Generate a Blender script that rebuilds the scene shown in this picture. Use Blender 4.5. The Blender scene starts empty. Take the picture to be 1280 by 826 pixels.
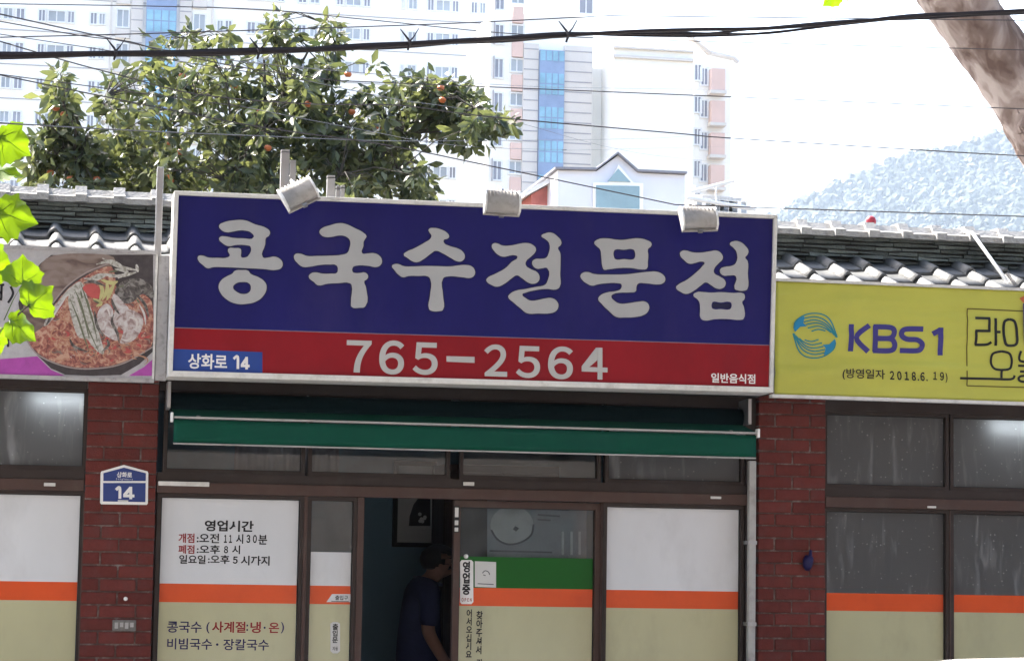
import bpy, bmesh, math, random
import numpy as np
from mathutils import Vector, Matrix, noise
random.seed(7); RNG = np.random.default_rng(7)
sc = bpy.context.scene; col = sc.collection
rad = math.radians

# ------------------------------------------------------------------ camera
W, H, FPX = 1280., 826., 2900.
CAM = Vector((0, -12.55, 1.62))
F_ = Vector((0.1855888, 0.97752438, 0.10001441)); R_ = Vector((0.98201517, -0.1881026, 0.01623629)); U_ = Vector((-0.03468433, -0.09520239, 0.99485351))
cam = bpy.data.cameras.new('camera'); camo = bpy.data.objects.new('camera', cam); col.objects.link(camo)
camo.matrix_world = Matrix.Translation(CAM) @ Matrix((R_, U_, -F_)).transposed().to_4x4()
cam.sensor_width = 36; cam.lens = 36 * FPX / W; cam.clip_end = 5000; cam.clip_start = .05
sc.camera = camo
# ------------------------------------------------------------------ light
SUN_AZ, SUN_EL = rad(-34), rad(47)
SKY_STRENGTH, SUN_STRENGTH, EXPOSURE = .15, 4.6, 2.3
world = bpy.data.worlds.new('World'); sc.world = world; world.use_nodes = True
wn = world.node_tree; bg = wn.nodes['Background']
sky = wn.nodes.new('ShaderNodeTexSky'); sky.sky_type = 'NISHITA'; sky.sun_disc = False
sky.sun_elevation = SUN_EL; sky.sun_rotation = SUN_AZ; sky.air_density = 1.0; sky.dust_density = 4.0; sky.ozone_density = .6; sky.altitude = 30
wn.links.new(sky.outputs[0], bg.inputs[0]); bg.inputs[1].default_value = SKY_STRENGTH
sv = Vector((math.sin(SUN_AZ) * math.cos(SUN_EL), math.cos(SUN_AZ) * math.cos(SUN_EL), math.sin(SUN_EL)))
sl = bpy.data.lights.new('sun', 'SUN'); sl.energy = SUN_STRENGTH; sl.angle = rad(.53); sl.color = (1, .95, .87)
slo = bpy.data.objects.new('sun', sl); col.objects.link(slo); slo.rotation_euler = sv.to_track_quat('Z', 'Y').to_euler(); slo.location = (0, 0, 60)
sc.view_settings.view_transform = 'Standard'; sc.view_settings.look = 'None'; sc.view_settings.gamma = 1
sc.view_settings.exposure = EXPOSURE
sc.cycles.use_denoising = True; sc.cycles.max_bounces = 10; sc.cycles.transparent_max_bounces = 12; sc.cycles.volume_bounces = 1
sc.cycles.sample_clamp_indirect = 8

# ------------------------------------------------------------------ helpers
def at(px, py, Y):
    d = F_ + R_ * ((px - W / 2) / FPX) + U_ * ((H / 2 - py) / FPX)
    return CAM + d * ((Y - CAM.y) / d.y)
def X(px, Y=.06, py=700): return at(px, py, Y).x
def Z(py, px, Y): return at(px, py, Y).z
def rgb(h):
    c = [int(h[i:i + 2], 16) / 255 for i in (0, 2, 4)]
    return tuple(x / 12.92 if x < .04045 else ((x + .055) / 1.055) ** 2.4 for x in c)
ORG = {}
def tag(o, label=None, cat=None, group=None, kind=None):
    for k, v in (('label', label), ('category', cat), ('group', group), ('kind', kind)):
        if v: o[k] = v
    return o
def empty(name, loc, label=None, cat=None, group=None):
    o = bpy.data.objects.new(name, None); col.objects.link(o); o.location = loc; o.empty_display_size = .2
    ORG[o] = Vector(loc); return tag(o, label, cat, group)
def link(name, me, mat, parent=None, smooth=False, kind=None):
    """mesh in world coordinates -> object whose origin is its thing's base"""
    for m in (mat if isinstance(mat, (list, tuple)) else [mat]): me.materials.append(m)
    if parent is not None: org = ORG[parent]
    else:
        n = len(me.vertices); a = np.empty(n * 3); me.vertices.foreach_get('co', a); a = a.reshape(-1, 3)
        org = Vector(((a[:, 0].min() + a[:, 0].max()) / 2, (a[:, 1].min() + a[:, 1].max()) / 2, a[:, 2].min()))
    me.transform(Matrix.Translation(-org))
    if smooth: me.polygons.foreach_set('use_smooth', [True] * len(me.polygons))
    o = bpy.data.objects.new(name, me); col.objects.link(o); ORG[o] = org
    if parent is not None: o.parent = parent
    else: o.location = org
    if kind: o['kind'] = kind
    return o
def place(name, me, parent, loc, rot=(0, 0, 0), scale=(1, 1, 1)):
    o = bpy.data.objects.new(name, me); col.objects.link(o); o.parent = parent
    o.location = Vector(loc) - ORG[parent]; o.rotation_euler = rot; o.scale = scale; ORG[o] = Vector(loc); return o
def catmull(pts, n=6, closed=False):
    P = [np.array(p, float) for p in pts]; out = []; m = len(P)
    for i in range(m if closed else m - 1):
        p0, p1, p2, p3 = (P[(i - 1) % m], P[i], P[(i + 1) % m], P[(i + 2) % m]) if closed else (P[max(i - 1, 0)], P[i], P[i + 1], P[min(i + 2, m - 1)])
        for k in range(n):
            t = k / n
            out.append(.5 * (2 * p1 + (p2 - p0) * t + (2 * p0 - 5 * p1 + 4 * p2 - p3) * t * t + (3 * p1 - p0 - 3 * p2 + p3) * t ** 3))
    if not closed: out.append(P[-1])
    return out
class MB:
    def __init__(s): s.v = []; s.f = []
    def box(s, x0, x1, y0, y1, z0, z1, M=None):
        b = len(s.v)
        p = [Vector((x, y, z)) for x in (x0, x1) for y in (y0, y1) for z in (z0, z1)]
        s.v += [tuple(M @ q) if M else tuple(q) for q in p]
        s.f += [tuple(b + i for i in q) for q in ((0, 1, 3, 2), (4, 6, 7, 5), (0, 4, 5, 1), (2, 3, 7, 6), (0, 2, 6, 4), (1, 5, 7, 3))]
        return s
    def prism(s, poly, y0, y1):
        """polygon in XZ, y0 the front"""
        n = len(poly); b = len(s.v)
        a = sum(poly[i][0] * poly[(i + 1) % n][1] - poly[(i + 1) % n][0] * poly[i][1] for i in range(n))
        if a < 0: poly = poly[::-1]
        s.v += [(p[0], y0, p[1]) for p in poly] + [(p[0], y1, p[1]) for p in poly]
        s.f.append(tuple(b + i for i in range(n))); s.f.append(tuple(b + n + i for i in reversed(range(n))))
        for i in range(n): j = (i + 1) % n; s.f.append((b + j, b + i, b + n + i, b + n + j))
        return s
    def ring(s, x0, x1, z0, z1, w, y0, y1):
        s.box(x0 - w, x1 + w, y0, y1, z1, z1 + w); s.box(x0 - w, x1 + w, y0, y1, z0 - w, z0)
        s.box(x0 - w, x0, y0 + .001, y1 - .001, z0, z1); s.box(x1, x1 + w, y0 + .001, y1 - .001, z0, z1); return s
    def tube(s, pts, r, n=8, cap=True):
        pts = [Vector(p) for p in pts]; rs = r if isinstance(r, (list, tuple)) else [r] * len(pts); b = len(s.v); up = Vector((.13, .2, .97))
        for i, p in enumerate(pts):
            d = (pts[min(i + 1, len(pts) - 1)] - pts[max(i - 1, 0)]).normalized()
            if abs(d.dot(up)) > .95: up = Vector((1, .1, 0))
            u = d.cross(up).normalized(); v = u.cross(d)
            up = v if i else up
            s.v += [tuple(p + (u * math.cos(2 * math.pi * k / n) + v * math.sin(2 * math.pi * k / n)) * rs[i]) for k in range(n)]
        for i in range(len(pts) - 1):
            for k in range(n):
                k2 = (k + 1) % n; s.f.append((b + i * n + k, b + i * n + k2, b + (i + 1) * n + k2, b + (i + 1) * n + k))
        if cap: s.f.append(tuple(b + k for k in reversed(range(n)))); s.f.append(tuple(b + (len(pts) - 1) * n + k for k in range(n)))
        return s
    def lathe(s, prof, c, axis=(0, 0, 1), n=20):
        c = Vector(c); q = Vector(axis).normalized().to_track_quat('Z', 'Y'); b = len(s.v)
        for r, h in prof:
            s.v += [tuple(c + q @ Vector((r * math.cos(2 * math.pi * k / n), r * math.sin(2 * math.pi * k / n), h))) for k in range(n)]
        for i in range(len(prof) - 1):
            for k in range(n):
                k2 = (k + 1) % n; s.f.append((b + i * n + k, b + i * n + k2, b + (i + 1) * n + k2, b + (i + 1) * n + k))
        s.f.append(tuple(b + k for k in reversed(range(n)))); s.f.append(tuple(b + (len(prof) - 1) * n + k for k in range(n))); return s
    def mesh(s, name='m'):
        me = bpy.data.meshes.new(name); me.from_pydata(s.v, [], s.f); return me
    def build(s, name, mat, parent=None, smooth=False, kind=None, bevel=0):
        o = link(name, s.mesh(name), mat, parent, smooth, kind)
        if bevel:
            m = o.modifiers.new('bevel', 'BEVEL'); m.width = bevel; m.segments = 2; m.limit_method = 'ANGLE'
        return o
def pxpoly(pts, Y, off=(0, 0), s=1.):
    out = []
    for x, y in pts:
        p = at(off[0] + x / s, off[1] + y / s, Y); out.append((p.x, p.z))
    return out
def flat(name, pts, Y, mat, parent, off=(0, 0), s=1., th=.0012, smooth=0):
    if smooth: pts = catmull(pts, smooth, True)
    return MB().prism(pxpoly(pts, Y, off, s), Y - th, Y).build(name, mat, parent)
def ribbon(pts, w, n=5, taper=False):
    P = catmull(pts, n); L = []; Rr = []
    for i, p in enumerate(P):
        d = P[min(i + 1, len(P) - 1)] - P[max(i - 1, 0)]; d = d / (np.linalg.norm(d) + 1e-9); nn = np.array([-d[1], d[0]])
        ww = w / 2 * (max(.25, math.sin(math.pi * (i + .5) / len(P))) if taper else 1)
        L.append(p + nn * ww); Rr.append(p - nn * ww)
    return [tuple(q) for q in L + Rr[::-1]]
def ribbons(name, strokes, w, Y, mat, parent, off=(0, 0), s=1., th=.001, taper=False):
    m = MB()
    for si, st in enumerate(strokes):
        q = ribbon(st, w, 5, taper); h = len(q) // 2; Lf, Rt = q[:h], q[h:][::-1]
        a = pxpoly(Lf, Y, off, s); b2 = pxpoly(Rt, Y, off, s); b = len(m.v)
        for yy in (Y - th - .00012 * (si % 8), Y): m.v += [(p[0], yy, p[1]) for p in a] + [(p[0], yy, p[1]) for p in b2]
        for i in range(h - 1):
            m.f.append((b + i, b + h + i, b + h + i + 1, b + i + 1))
            m.f.append((b + 2 * h + i + 1, b + 3 * h + i + 1, b + 3 * h + i, b + 2 * h + i))
            m.f.append((b + i, b + i + 1, b + 2 * h + i + 1, b + 2 * h + i)); m.f.append((b + h + i + 1, b + h + i, b + 3 * h + i, b + 3 * h + i + 1))
    return m.build(name, mat, parent)
def eval_mesh(o):
    return bpy.data.meshes.new_from_object(o)
def glyph(name, loops, Y, mat, parent, off, s, th=.006):
    """filled outline with smooth auto handles, one loop per contour"""
    cu = bpy.data.curves.new('g', 'CURVE'); cu.dimensions = '2D'; cu.fill_mode = 'BOTH'; cu.extrude = th / 2; cu.resolution_u = 4
    for lp in loops:
        sp = cu.splines.new('BEZIER'); sp.bezier_points.add(len(lp) - 1); sp.use_cyclic_u = True
        for b, (x, z) in zip(sp.bezier_points, pxpoly(lp, Y, off, s)):
            b.co = (x, z, 0); b.handle_left_type = b.handle_right_type = 'AUTO'
    o = bpy.data.objects.new('g', cu); col.objects.link(o); me = eval_mesh(o); bpy.data.objects.remove(o)
    me.transform(Matrix(((1, 0, 0, 0), (0, 0, -1, Y - th / 2), (0, 1, 0, 0), (0, 0, 0, 1))))
    me.materials.clear(); return link(name, me, mat, parent)
FULL = {ord(c): 0xFF00 + ord(c) - 0x20 for c in '0123456789KBSOPENabcdefghijklmnoqrstuwyABCDFGHIJLMQRTUVWXYZ'}
def text(body, x0, yc, x1, h, Y, mat, parent, bold=.012, name='lettering', vertical=False, th=.001, y1=None):
    """body fitted between pixel columns x0..x1, centred on row yc (at x0), h pixels tall"""
    cu = bpy.data.curves.new('t', 'FONT'); cu.body = ('\n'.join(body) if vertical else body).translate(FULL); cu.offset = bold; cu.extrude = .001
    if vertical: cu.align_x = 'CENTER'; cu.space_line = 1.0
    o = bpy.data.objects.new('t', cu); col.objects.link(o); me = eval_mesh(o); bpy.data.objects.remove(o)
    n = len(me.vertices); a = np.empty(n * 3); me.vertices.foreach_get('co', a); a = a.reshape(-1, 3)
    lo, hi = a.min(0), a.max(0)
    A = at(x0, yc, Y); B = at(x1, yc if y1 is None else y1, Y); zt = at(x0, yc - h / 2, Y).z; zb = at(x0, yc + h / 2, Y).z
    u = (a[:, 0] - lo[0]) / (hi[0] - lo[0]); v = (a[:, 1] - lo[1]) / (hi[1] - lo[1])
    tilt = 0 if y1 is None else B.z - A.z
    w = np.stack([A.x + u * (B.x - A.x), np.where(a[:, 2] > 0, Y - th, Y), zb + v * (zt - zb) + u * tilt], 1)
    me.vertices.foreach_set('co', w.ravel()); me.materials.clear(); me.update()
    return link(name, me, mat, parent)

# ------------------------------------------------------------------ materials
def newmat(name):
    m = bpy.data.materials.new(name); m.use_nodes = True; nt = m.node_tree; return m, nt, nt.nodes['Principled BSDF'], nt.nodes['Material Output']
def pm(name, c, rough=.6, var=.12, scale=12, bump=0, bscale=None, metal=0, spec=.22, rand=0, dirt=None, dscale=3, damt=.5, stretch=(1, 1, 1), coat=0):
    """procedural material: base colour with two scales of noise, per-object variation, dirt, bump"""
    m, nt, b, out = newmat(name); L = nt.links.new; N = nt.nodes.new
    c = rgb(c) if isinstance(c, str) else c
    geo = N('ShaderNodeNewGeometry'); mp = N('ShaderNodeMapping'); mp.inputs['Scale'].default_value = stretch; L(geo.outputs['Position'], mp.inputs[0])
    nz = N('ShaderNodeTexNoise'); nz.inputs['Scale'].default_value = scale; nz.inputs['Detail'].default_value = 6; nz.inputs['Roughness'].default_value = .65; L(mp.outputs[0], nz.inputs['Vector'])
    hsv = N('ShaderNodeHueSaturation'); hsv.inputs['Color'].default_value = (*c, 1)
    mr = N('ShaderNodeMapRange'); mr.inputs['From Min'].default_value = .25; mr.inputs['From Max'].default_value = .75; mr.inputs['To Min'].default_value = 1 - var; mr.inputs['To Max'].default_value = 1 + var
    L(nz.outputs['Fac'], mr.inputs['Value']); val = mr.outputs[0]
    if rand:
        oi = N('ShaderNodeObjectInfo'); r2 = N('ShaderNodeMapRange'); r2.inputs['To Min'].default_value = 1 - rand; r2.inputs['To Max'].default_value = 1 + rand
        L(oi.outputs['Random'], r2.inputs['Value']); mm = N('ShaderNodeMath'); mm.operation = 'MULTIPLY'; L(val, mm.inputs[0]); L(r2.outputs[0], mm.inputs[1]); val = mm.outputs[0]
    L(val, hsv.inputs['Value']); colr = hsv.outputs[0]
    if dirt:
        dn = N('ShaderNodeTexNoise'); dn.inputs['Scale'].default_value = dscale; dn.inputs['Detail'].default_value = 8; dn.inputs['Roughness'].default_value = .7; L(mp.outputs[0], dn.inputs['Vector'])
        dr = N('ShaderNodeMapRange'); dr.inputs['From Min'].default_value = .5; dr.inputs['From Max'].default_value = .72; dr.inputs['To Max'].default_value = damt; L(dn.outputs['Fac'], dr.inputs['Value'])
        mx = N('ShaderNodeMix'); mx.data_type = 'RGBA'; L(dr.outputs[0], mx.inputs[0]); L(colr, mx.inputs[6]); mx.inputs[7].default_value = (*(rgb(dirt) if isinstance(dirt, str) else dirt), 1); colr = mx.outputs[2]
    L(colr, b.inputs['Base Color'])
    b.inputs['Roughness'].default_value = rough; b.inputs['Metallic'].default_value = metal; b.inputs['Specular IOR Level'].default_value = spec; b.inputs['Coat Weight'].default_value = coat
    if bump:
        bn = N('ShaderNodeTexNoise'); bn.inputs['Scale'].default_value = bscale or scale * 4; bn.inputs['Detail'].default_value = 5; L(mp.outputs[0], bn.inputs['Vector'])
        bp = N('ShaderNodeBump'); bp.inputs['Strength'].default_value = bump; bp.inputs['Distance'].default_value = .01; L(bn.outputs['Fac'], bp.inputs['Height']); L(bp.outputs[0], b.inputs['Normal'])
    return m
def leafmat(name, c1, c2, trans=.5, gloss=.35):
    m, nt, b, out = newmat(name); L = nt.links.new; N = nt.nodes.new
    geo = N('ShaderNodeNewGeometry'); cr = N('ShaderNodeValToRGB'); cr.color_ramp.elements[0].color = (*c1, 1); cr.color_ramp.elements[1].color = (*c2, 1)
    L(geo.outputs['Random Per Island'], cr.inputs[0]); L(cr.outputs[0], b.inputs['Base Color']); b.inputs['Roughness'].default_value = gloss; b.inputs['Specular IOR Level'].default_value = .5
    tr = N('ShaderNodeBsdfTranslucent'); hs = N('ShaderNodeHueSaturation'); hs.inputs['Hue'].default_value = .475; hs.inputs['Saturation'].default_value = 1.15; hs.inputs['Value'].default_value = 1.5
    L(cr.outputs[0], hs.inputs['Color']); L(hs.outputs[0], tr.inputs[0]); mx = N('ShaderNodeMixShader'); mx.inputs[0].default_value = trans
    L(b.outputs[0], mx.inputs[1]); L(tr.outputs[0], mx.inputs[2]); L(mx.outputs[0], out.inputs[0]); return m
def glassmat(name, tint=(.9, .93, .93), refl=.5, dust=.08, dcol=(.5, .5, .48)):
    """clear pane: passes light, mirrors by Fresnel, carries a film of dust"""
    m, nt, b, out = newmat(name); L = nt.links.new; N = nt.nodes.new; nt.nodes.remove(b)
    t = N('ShaderNodeBsdfTransparent'); t.inputs[0].default_value = (*tint, 1); g = N('ShaderNodeBsdfGlossy'); g.inputs['Roughness'].default_value = .03
    fr = N('ShaderNodeFresnel'); fr.inputs[0].default_value = 1.45; mul = N('ShaderNodeMath'); mul.operation = 'MULTIPLY_ADD'; mul.inputs[1].default_value = 1; mul.inputs[2].default_value = refl * .04; L(fr.outputs[0], mul.inputs[0])
    mx = N('ShaderNodeMixShader'); L(mul.outputs[0], mx.inputs[0]); L(t.outputs[0], mx.inputs[1]); L(g.outputs[0], mx.inputs[2])
    d = N('ShaderNodeBsdfDiffuse'); d.inputs[0].default_value = (*dcol, 1); nz = N('ShaderNodeTexNoise'); nz.inputs['Scale'].default_value = 9; nz.inputs['Detail'].default_value = 8
    geo = N('ShaderNodeNewGeometry'); L(geo.outputs['Position'], nz.inputs['Vector']); mr = N('ShaderNodeMapRange'); mr.inputs['From Min'].default_value = .35; mr.inputs['From Max'].default_value = .8; mr.inputs['To Max'].default_value = dust * 2; L(nz.outputs['Fac'], mr.inputs[0])
    m2 = N('ShaderNodeMixShader'); L(mr.outputs[0], m2.inputs[0]); L(mx.outputs[0], m2.inputs[1]); L(d.outputs[0], m2.inputs[2]); L(m2.outputs[0], out.inputs[0]); return m
def frostmat(name):
    """frosted window glass with dried drops and wiping streaks"""
    m, nt, b, out = newmat(name); L = nt.links.new; N = nt.nodes.new
    geo = N('ShaderNodeNewGeometry'); vo = N('ShaderNodeTexVoronoi'); vo.inputs['Scale'].default_value = 38; L(geo.outputs['Position'], vo.inputs['Vector'])
    dr = N('ShaderNodeMapRange'); dr.inputs['From Min'].default_value = .10; dr.inputs['From Max'].default_value = .2; dr.inputs['To Min'].default_value = 1; dr.inputs['To Max'].default_value = 0; L(vo.outputs['Distance'], dr.inputs[0])
    sep = N('ShaderNodeSeparateColor'); L(vo.outputs['Color'], sep.inputs[0]); gt = N('ShaderNodeMath'); gt.operation = 'GREATER_THAN'; gt.inputs[1].default_value = .55; L(sep.outputs[0], gt.inputs[0])
    ml = N('ShaderNodeMath'); ml.operation = 'MULTIPLY'; L(dr.outputs[0], ml.inputs[0]); L(gt.outputs[0], ml.inputs[1])
    mp = N('ShaderNodeMapping'); mp.inputs['Scale'].default_value = (1, 1, .18); L(geo.outputs['Position'], mp.inputs[0])
    nz = N('ShaderNodeTexNoise'); nz.inputs['Scale'].default_value = 24; nz.inputs['Detail'].default_value = 4; nz.inputs['Distortion'].default_value = .6; L(mp.outputs[0], nz.inputs['Vector'])
    st = N('ShaderNodeMapRange'); st.inputs['From Min'].default_value = .55; st.inputs['From Max'].default_value = .75; st.inputs['To Max'].default_value = .45; L(nz.outputs['Fac'], st.inputs[0])
    ad = N('ShaderNodeMath'); ad.operation = 'MAXIMUM'; L(ml.outputs[0], ad.inputs[0]); L(st.outputs[0], ad.inputs[1])
    mx = N('ShaderNodeMix'); mx.data_type = 'RGBA'; mx.inputs[6].default_value = (.085, .085, .085, 1); mx.inputs[7].default_value = (.42, .43, .44, 1); L(ad.outputs[0], mx.inputs[0]); L(mx.outputs[2], b.inputs['Base Color'])
    b.inputs['Roughness'].default_value = .32; b.inputs['Specular IOR Level'].default_value = .35
    tl = N('ShaderNodeBsdfTranslucent'); tl.inputs[0].default_value = (.75, .8, .85, 1); ms = N('ShaderNodeMixShader'); ms.inputs[0].default_value = .3; L(b.outputs[0], ms.inputs[1]); L(tl.outputs[0], ms.inputs[2]); L(ms.outputs[0], out.inputs[0])
    bp = N('ShaderNodeBump'); bp.inputs['Strength'].default_value = .4; bp.inputs['Distance'].default_value = .002; L(ad.outputs[0], bp.inputs['Height']); L(bp.outputs[0], b.inputs['Normal']); return m
def mottle(name, cols, scale, rough=.85, bump=.5, stretch=(1, 1, 1)):
    m, nt, b, out = newmat(name); L = nt.links.new; N = nt.nodes.new
    tc = N('ShaderNodeNewGeometry'); mp = N('ShaderNodeMapping'); mp.inputs['Scale'].default_value = stretch; L(tc.outputs['Position'], mp.inputs[0])
    nz = N('ShaderNodeTexNoise'); nz.inputs['Scale'].default_value = scale; nz.inputs['Detail'].default_value = 3; nz.inputs['Distortion'].default_value = .8; L(mp.outputs[0], nz.inputs['Vector'])
    cr = N('ShaderNodeValToRGB'); cr.color_ramp.interpolation = 'EASE'; e = cr.color_ramp.elements
    e[0].position = .36; e[0].color = (*cols[0], 1); e[1].position = .62; e[1].color = (*cols[-1], 1)
    for i, c in enumerate(cols[1:-1]): q = e.new(.36 + .26 * (i + 1) / (len(cols) - 1)); q.color = (*c, 1)
    L(nz.outputs['Fac'], cr.inputs[0]); L(cr.outputs[0], b.inputs['Base Color']); b.inputs['Roughness'].default_value = rough
    n2 = N('ShaderNodeTexNoise'); n2.inputs['Scale'].default_value = scale * 7; n2.inputs['Detail'].default_value = 6; L(mp.outputs[0], n2.inputs['Vector'])
    ad = N('ShaderNodeMath'); ad.operation = 'ADD'; L(nz.outputs['Fac'], ad.inputs[0]); L(n2.outputs['Fac'], ad.inputs[1])
    bp = N('ShaderNodeBump'); bp.inputs['Strength'].default_value = bump; bp.inputs['Distance'].default_value = .012; L(ad.outputs[0], bp.inputs['Height']); L(bp.outputs[0], b.inputs['Normal']); return m
def emat(name, c, s):
    m, nt, b, out = newmat(name); b.inputs['Emission Color'].default_value = (*c, 1); b.inputs['Emission Strength'].default_value = s; return m

M = {}
M['asphalt'] = pm('asphalt', (.05, .05, .052), .9, .25, 3, .5, 60)
M['paving'] = pm('paving', (.26, .25, .24), .85, .15, 4, .3, 30, rand=.12)
M['paving_joint'] = pm('paving joint', (.14, .135, .13), .95, .2, 8)
M['kerb'] = pm('kerb stone', (.36, .35, .34), .85, .15, 6, .3)
M['earth'] = pm('earth', (.16, .14, .11), .95, .25, .3, .3)
M['paint'] = pm('road paint', (.75, .75, .73), .7, .15, 10, .1)
M['brick'] = pm('dark red brick', (.118, .030, .025), .92, .16, 22, .5, 120, rand=.16, spec=.1, dirt=(.10, .055, .05), dscale=7, damt=.5)
M['mortar'] = pm('dirty mortar', (.085, .055, .048), .95, .45, 14, .6, 70, dirt=(.3, .29, .27), dscale=16, damt=.7)
M['render'] = pm('cement render', (.14, .125, .12), .9, .2, 5, .4)
M['frame'] = pm('brown window frame', (.062, .034, .027), .5, .15, 6, 0, spec=.25, dirt=(.09, .07, .06), dscale=5, damt=.5)
M['frame_dark'] = pm('dark brown frame', (.032, .022, .019), .5, .15, 6, 0, dirt=(.06, .05, .045), dscale=5, damt=.5)
M['rubber'] = pm('black gasket', (.012, .012, .012), .6)
M['film_white'] = pm('white window film', (.57, .59, .61), .22, .05, 2.5, .06, 5, spec=.4, dirt=(.42, .43, .44), dscale=2.2, damt=.55, stretch=(1, 1, .5))
M['film_orange'] = pm('orange window film', (.60, .075, .013), .3, .08, 4, .06, 5, spec=.25, dirt=(.46, .05, .01), dscale=3, damt=.6)
M['film_khaki'] = pm('khaki window film', (.40, .39, .235), .22, .06, 2.5, .06, 5, spec=.4, dirt=(.29, .285, .18), dscale=2.2, damt=.6, stretch=(1, 1, .5))
M['film_green'] = pm('green window film', (.001, .09, .005), .4, .06, 4, spec=.2)
M['glass'] = glassmat('clear pane', (.78, .82, .84), .6, .07, (.3, .3, .3)); M['frost'] = frostmat('frosted drop marked pane')
M['tube_light'] = emat('fluorescent tube', (1, .98, .94), 9)
M['white_plastic'] = pm('white plastic', (.72, .72, .70), .45, .08, 12, dirt=(.4, .38, .35), dscale=8, damt=.5)
M['old_white'] = pm('weathered white paint', (.62, .61, .58), .55, .1, 14, dirt=(.28, .26, .23), dscale=9, damt=.6)
M['lamp_grey'] = pm('weathered grey paint', (.33, .315, .30), .6, .12, 18, dirt=(.17, .15, .13), dscale=14, damt=.6)
M['tag_grey'] = pm('dull metal tag', (.15, .145, .14), .5, .3, 60, .4, 120, metal=.4)
M['grey_sheet'] = pm('grey sheet metal', (.36, .35, .35), .5, .1, 8, dirt=(.12, .11, .10), dscale=22, damt=.7)
M['steel'] = pm('galvanised steel', (.36, .36, .37), .42, .15, 18, metal=.75, dirt=(.2, .17, .14), dscale=9, damt=.5)
M['sign_blue'] = pm('sign blue', (.012, .011, .108), .42, .16, 3, .03, 2.5, spec=.1, dirt=(.03, .024, .12), dscale=1.3, damt=.7, stretch=(1, 1, .45))
M['sign_red'] = pm('sign red', (.235, .010, .016), .42, .14, 3, .03, 2.5, spec=.1, dirt=(.16, .012, .02), dscale=1.6, damt=.7, stretch=(1, 1, .6))
M['plate_blue'] = pm('plate blue', (.012, .034, .17), .4, .06, 5, spec=.4)
M['panel_blue'] = pm('address panel blue', (.018, .055, .25), .4, .06, 5)
M['seam'] = pm('pale seam', (.20, .16, .22), .5)
M['letter_grey'] = pm('silver grey letter film', (.36, .365, .37), .4, .05, 6, spec=.35)
M['letter_edge'] = pm('letter outline shade', (.012, .012, .05), .5)
M['letter_light'] = pm('pale grey letter', (.42, .42, .41), .4, .04, 6)
M['letter_white'] = pm('white letter', (.72, .72, .70), .45, .04)
M['ink'] = pm('black ink', (.018, .018, .02), .5, .1); M['ink_red'] = pm('red ink', (.26, .025, .03), .5, .1); M['ink_navy'] = pm('navy ink', (.03, .026, .09), .5, .1)
M['awning'] = pm('green awning cloth', (.006, .062, .040), .85, .10, 7, .15, 300, spec=.08, dirt=(.012, .065, .05), dscale=2, damt=.5)
M['pipe_grey'] = pm('weathered pale pipe', (.36, .355, .34), .55, .12, 10, dirt=(.16, .14, .12), dscale=7, damt=.6)
M['roller'] = pm('dark green rolled cloth', (.004, .012, .014), .9, .15, 12, spec=.05)  # awning green darkened: deep shade under the sign put into the roll's colour
M['banner_yellow'] = pm('yellow banner cloth', (.46, .46, .075), .5, .07, 2.2, .05, 30, spec=.3, dirt=(.38, .38, .08), dscale=1.4, damt=.5)
M['kbs_blue'] = pm('violet blue print', (.045, .04, .20), .5, .05); M['kbs_cyan'] = pm('cyan print', (.02, .22, .42), .5, .05); M['kbs_teal'] = pm('teal print', (.03, .22, .26), .5, .05)
M['line_brown'] = pm('brown print', (.11, .085, .02), .5)
M['coral'] = pm('coral print', (.48, .13, .06), .5)
for n, c in dict(p_back=(.40, .395, .41), p_purple=(.36, .07, .33), p_dark=(.055, .047, .05), p_bowl=(.17, .115, .095), p_soup=(.29, .105, .085), p_noodle=(.42, .23, .15), p_pale=(.40, .39, .36), p_green=(.14, .15, .10), p_meat=(.47, .40, .40), p_tomato=(.42, .085, .08), p_yellow=(.46, .43, .20), p_shade=(.09, .08, .078), p_rim=(.30, .25, .24), p_high=(.55, .52, .50)).items():
    M[n] = pm('print ' + n[2:], c, .38, .3 if n in ('p_soup', 'p_bowl', 'p_meat', 'p_dark') else .12, 28, dirt=tuple(x * .6 for x in c), dscale=20, damt=.5)
M['p_soup'] = mottle('print soup', [(.15, .045, .04), (.27, .09, .07), (.34, .14, .10), (.46, .28, .20)], 42, .38, 0)
M['p_meat'] = mottle('print egg and meat', [(.26, .19, .18), (.40, .33, .32), (.46, .42, .41), (.52, .50, .50)], 34, .38, 0)
M['p_bowl'] = mottle('print bowl', [(.10, .065, .055), (.15, .105, .09), (.19, .14, .12), (.22, .17, .15)], 9, .38, 0, (1, 1, 2.5))
M['p_shade'] = mottle('print dark greens', [(.035, .03, .03), (.07, .06, .058), (.12, .11, .10), (.2, .19, .18)], 40, .38, 0)
M['p_pale'] = mottle('print pale shreds', [(.22, .21, .18), (.36, .35, .31), (.42, .41, .38), (.50, .49, .46)], 50, .38, 0)
M['tile'] = pm('grey cement roof tile', (.075, .077, .075), .55, .2, 16, .5, 60, rand=.3, dirt=(.15, .15, .147), dscale=14, damt=.6, spec=.5)
M['slate'] = pm('dark stacked tile', (.12, .14, .132), .9, .25, 18, .7, 60, rand=.45, dirt=(.16, .17, .16), dscale=20, damt=.5)
M['cap'] = pm('pale ridge tile', (.40, .39, .37), .75, .2, 18, .6, 70, rand=.12, dirt=(.14, .14, .13), dscale=16, damt=.7)
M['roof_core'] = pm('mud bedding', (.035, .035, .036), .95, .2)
M['red_plastic'] = pm('faded red plastic', (.36, .04, .06), .5)
M['bark'] = mottle('plane tree bark', [(.13, .085, .07), (.20, .145, .125), (.33, .265, .24), (.48, .41, .38)], 7.5, stretch=(1, 1, .55), bump=.8)
M['bark_dark'] = pm('persimmon bark', (.075, .065, .055), .95, .25, 20, .7)
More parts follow.
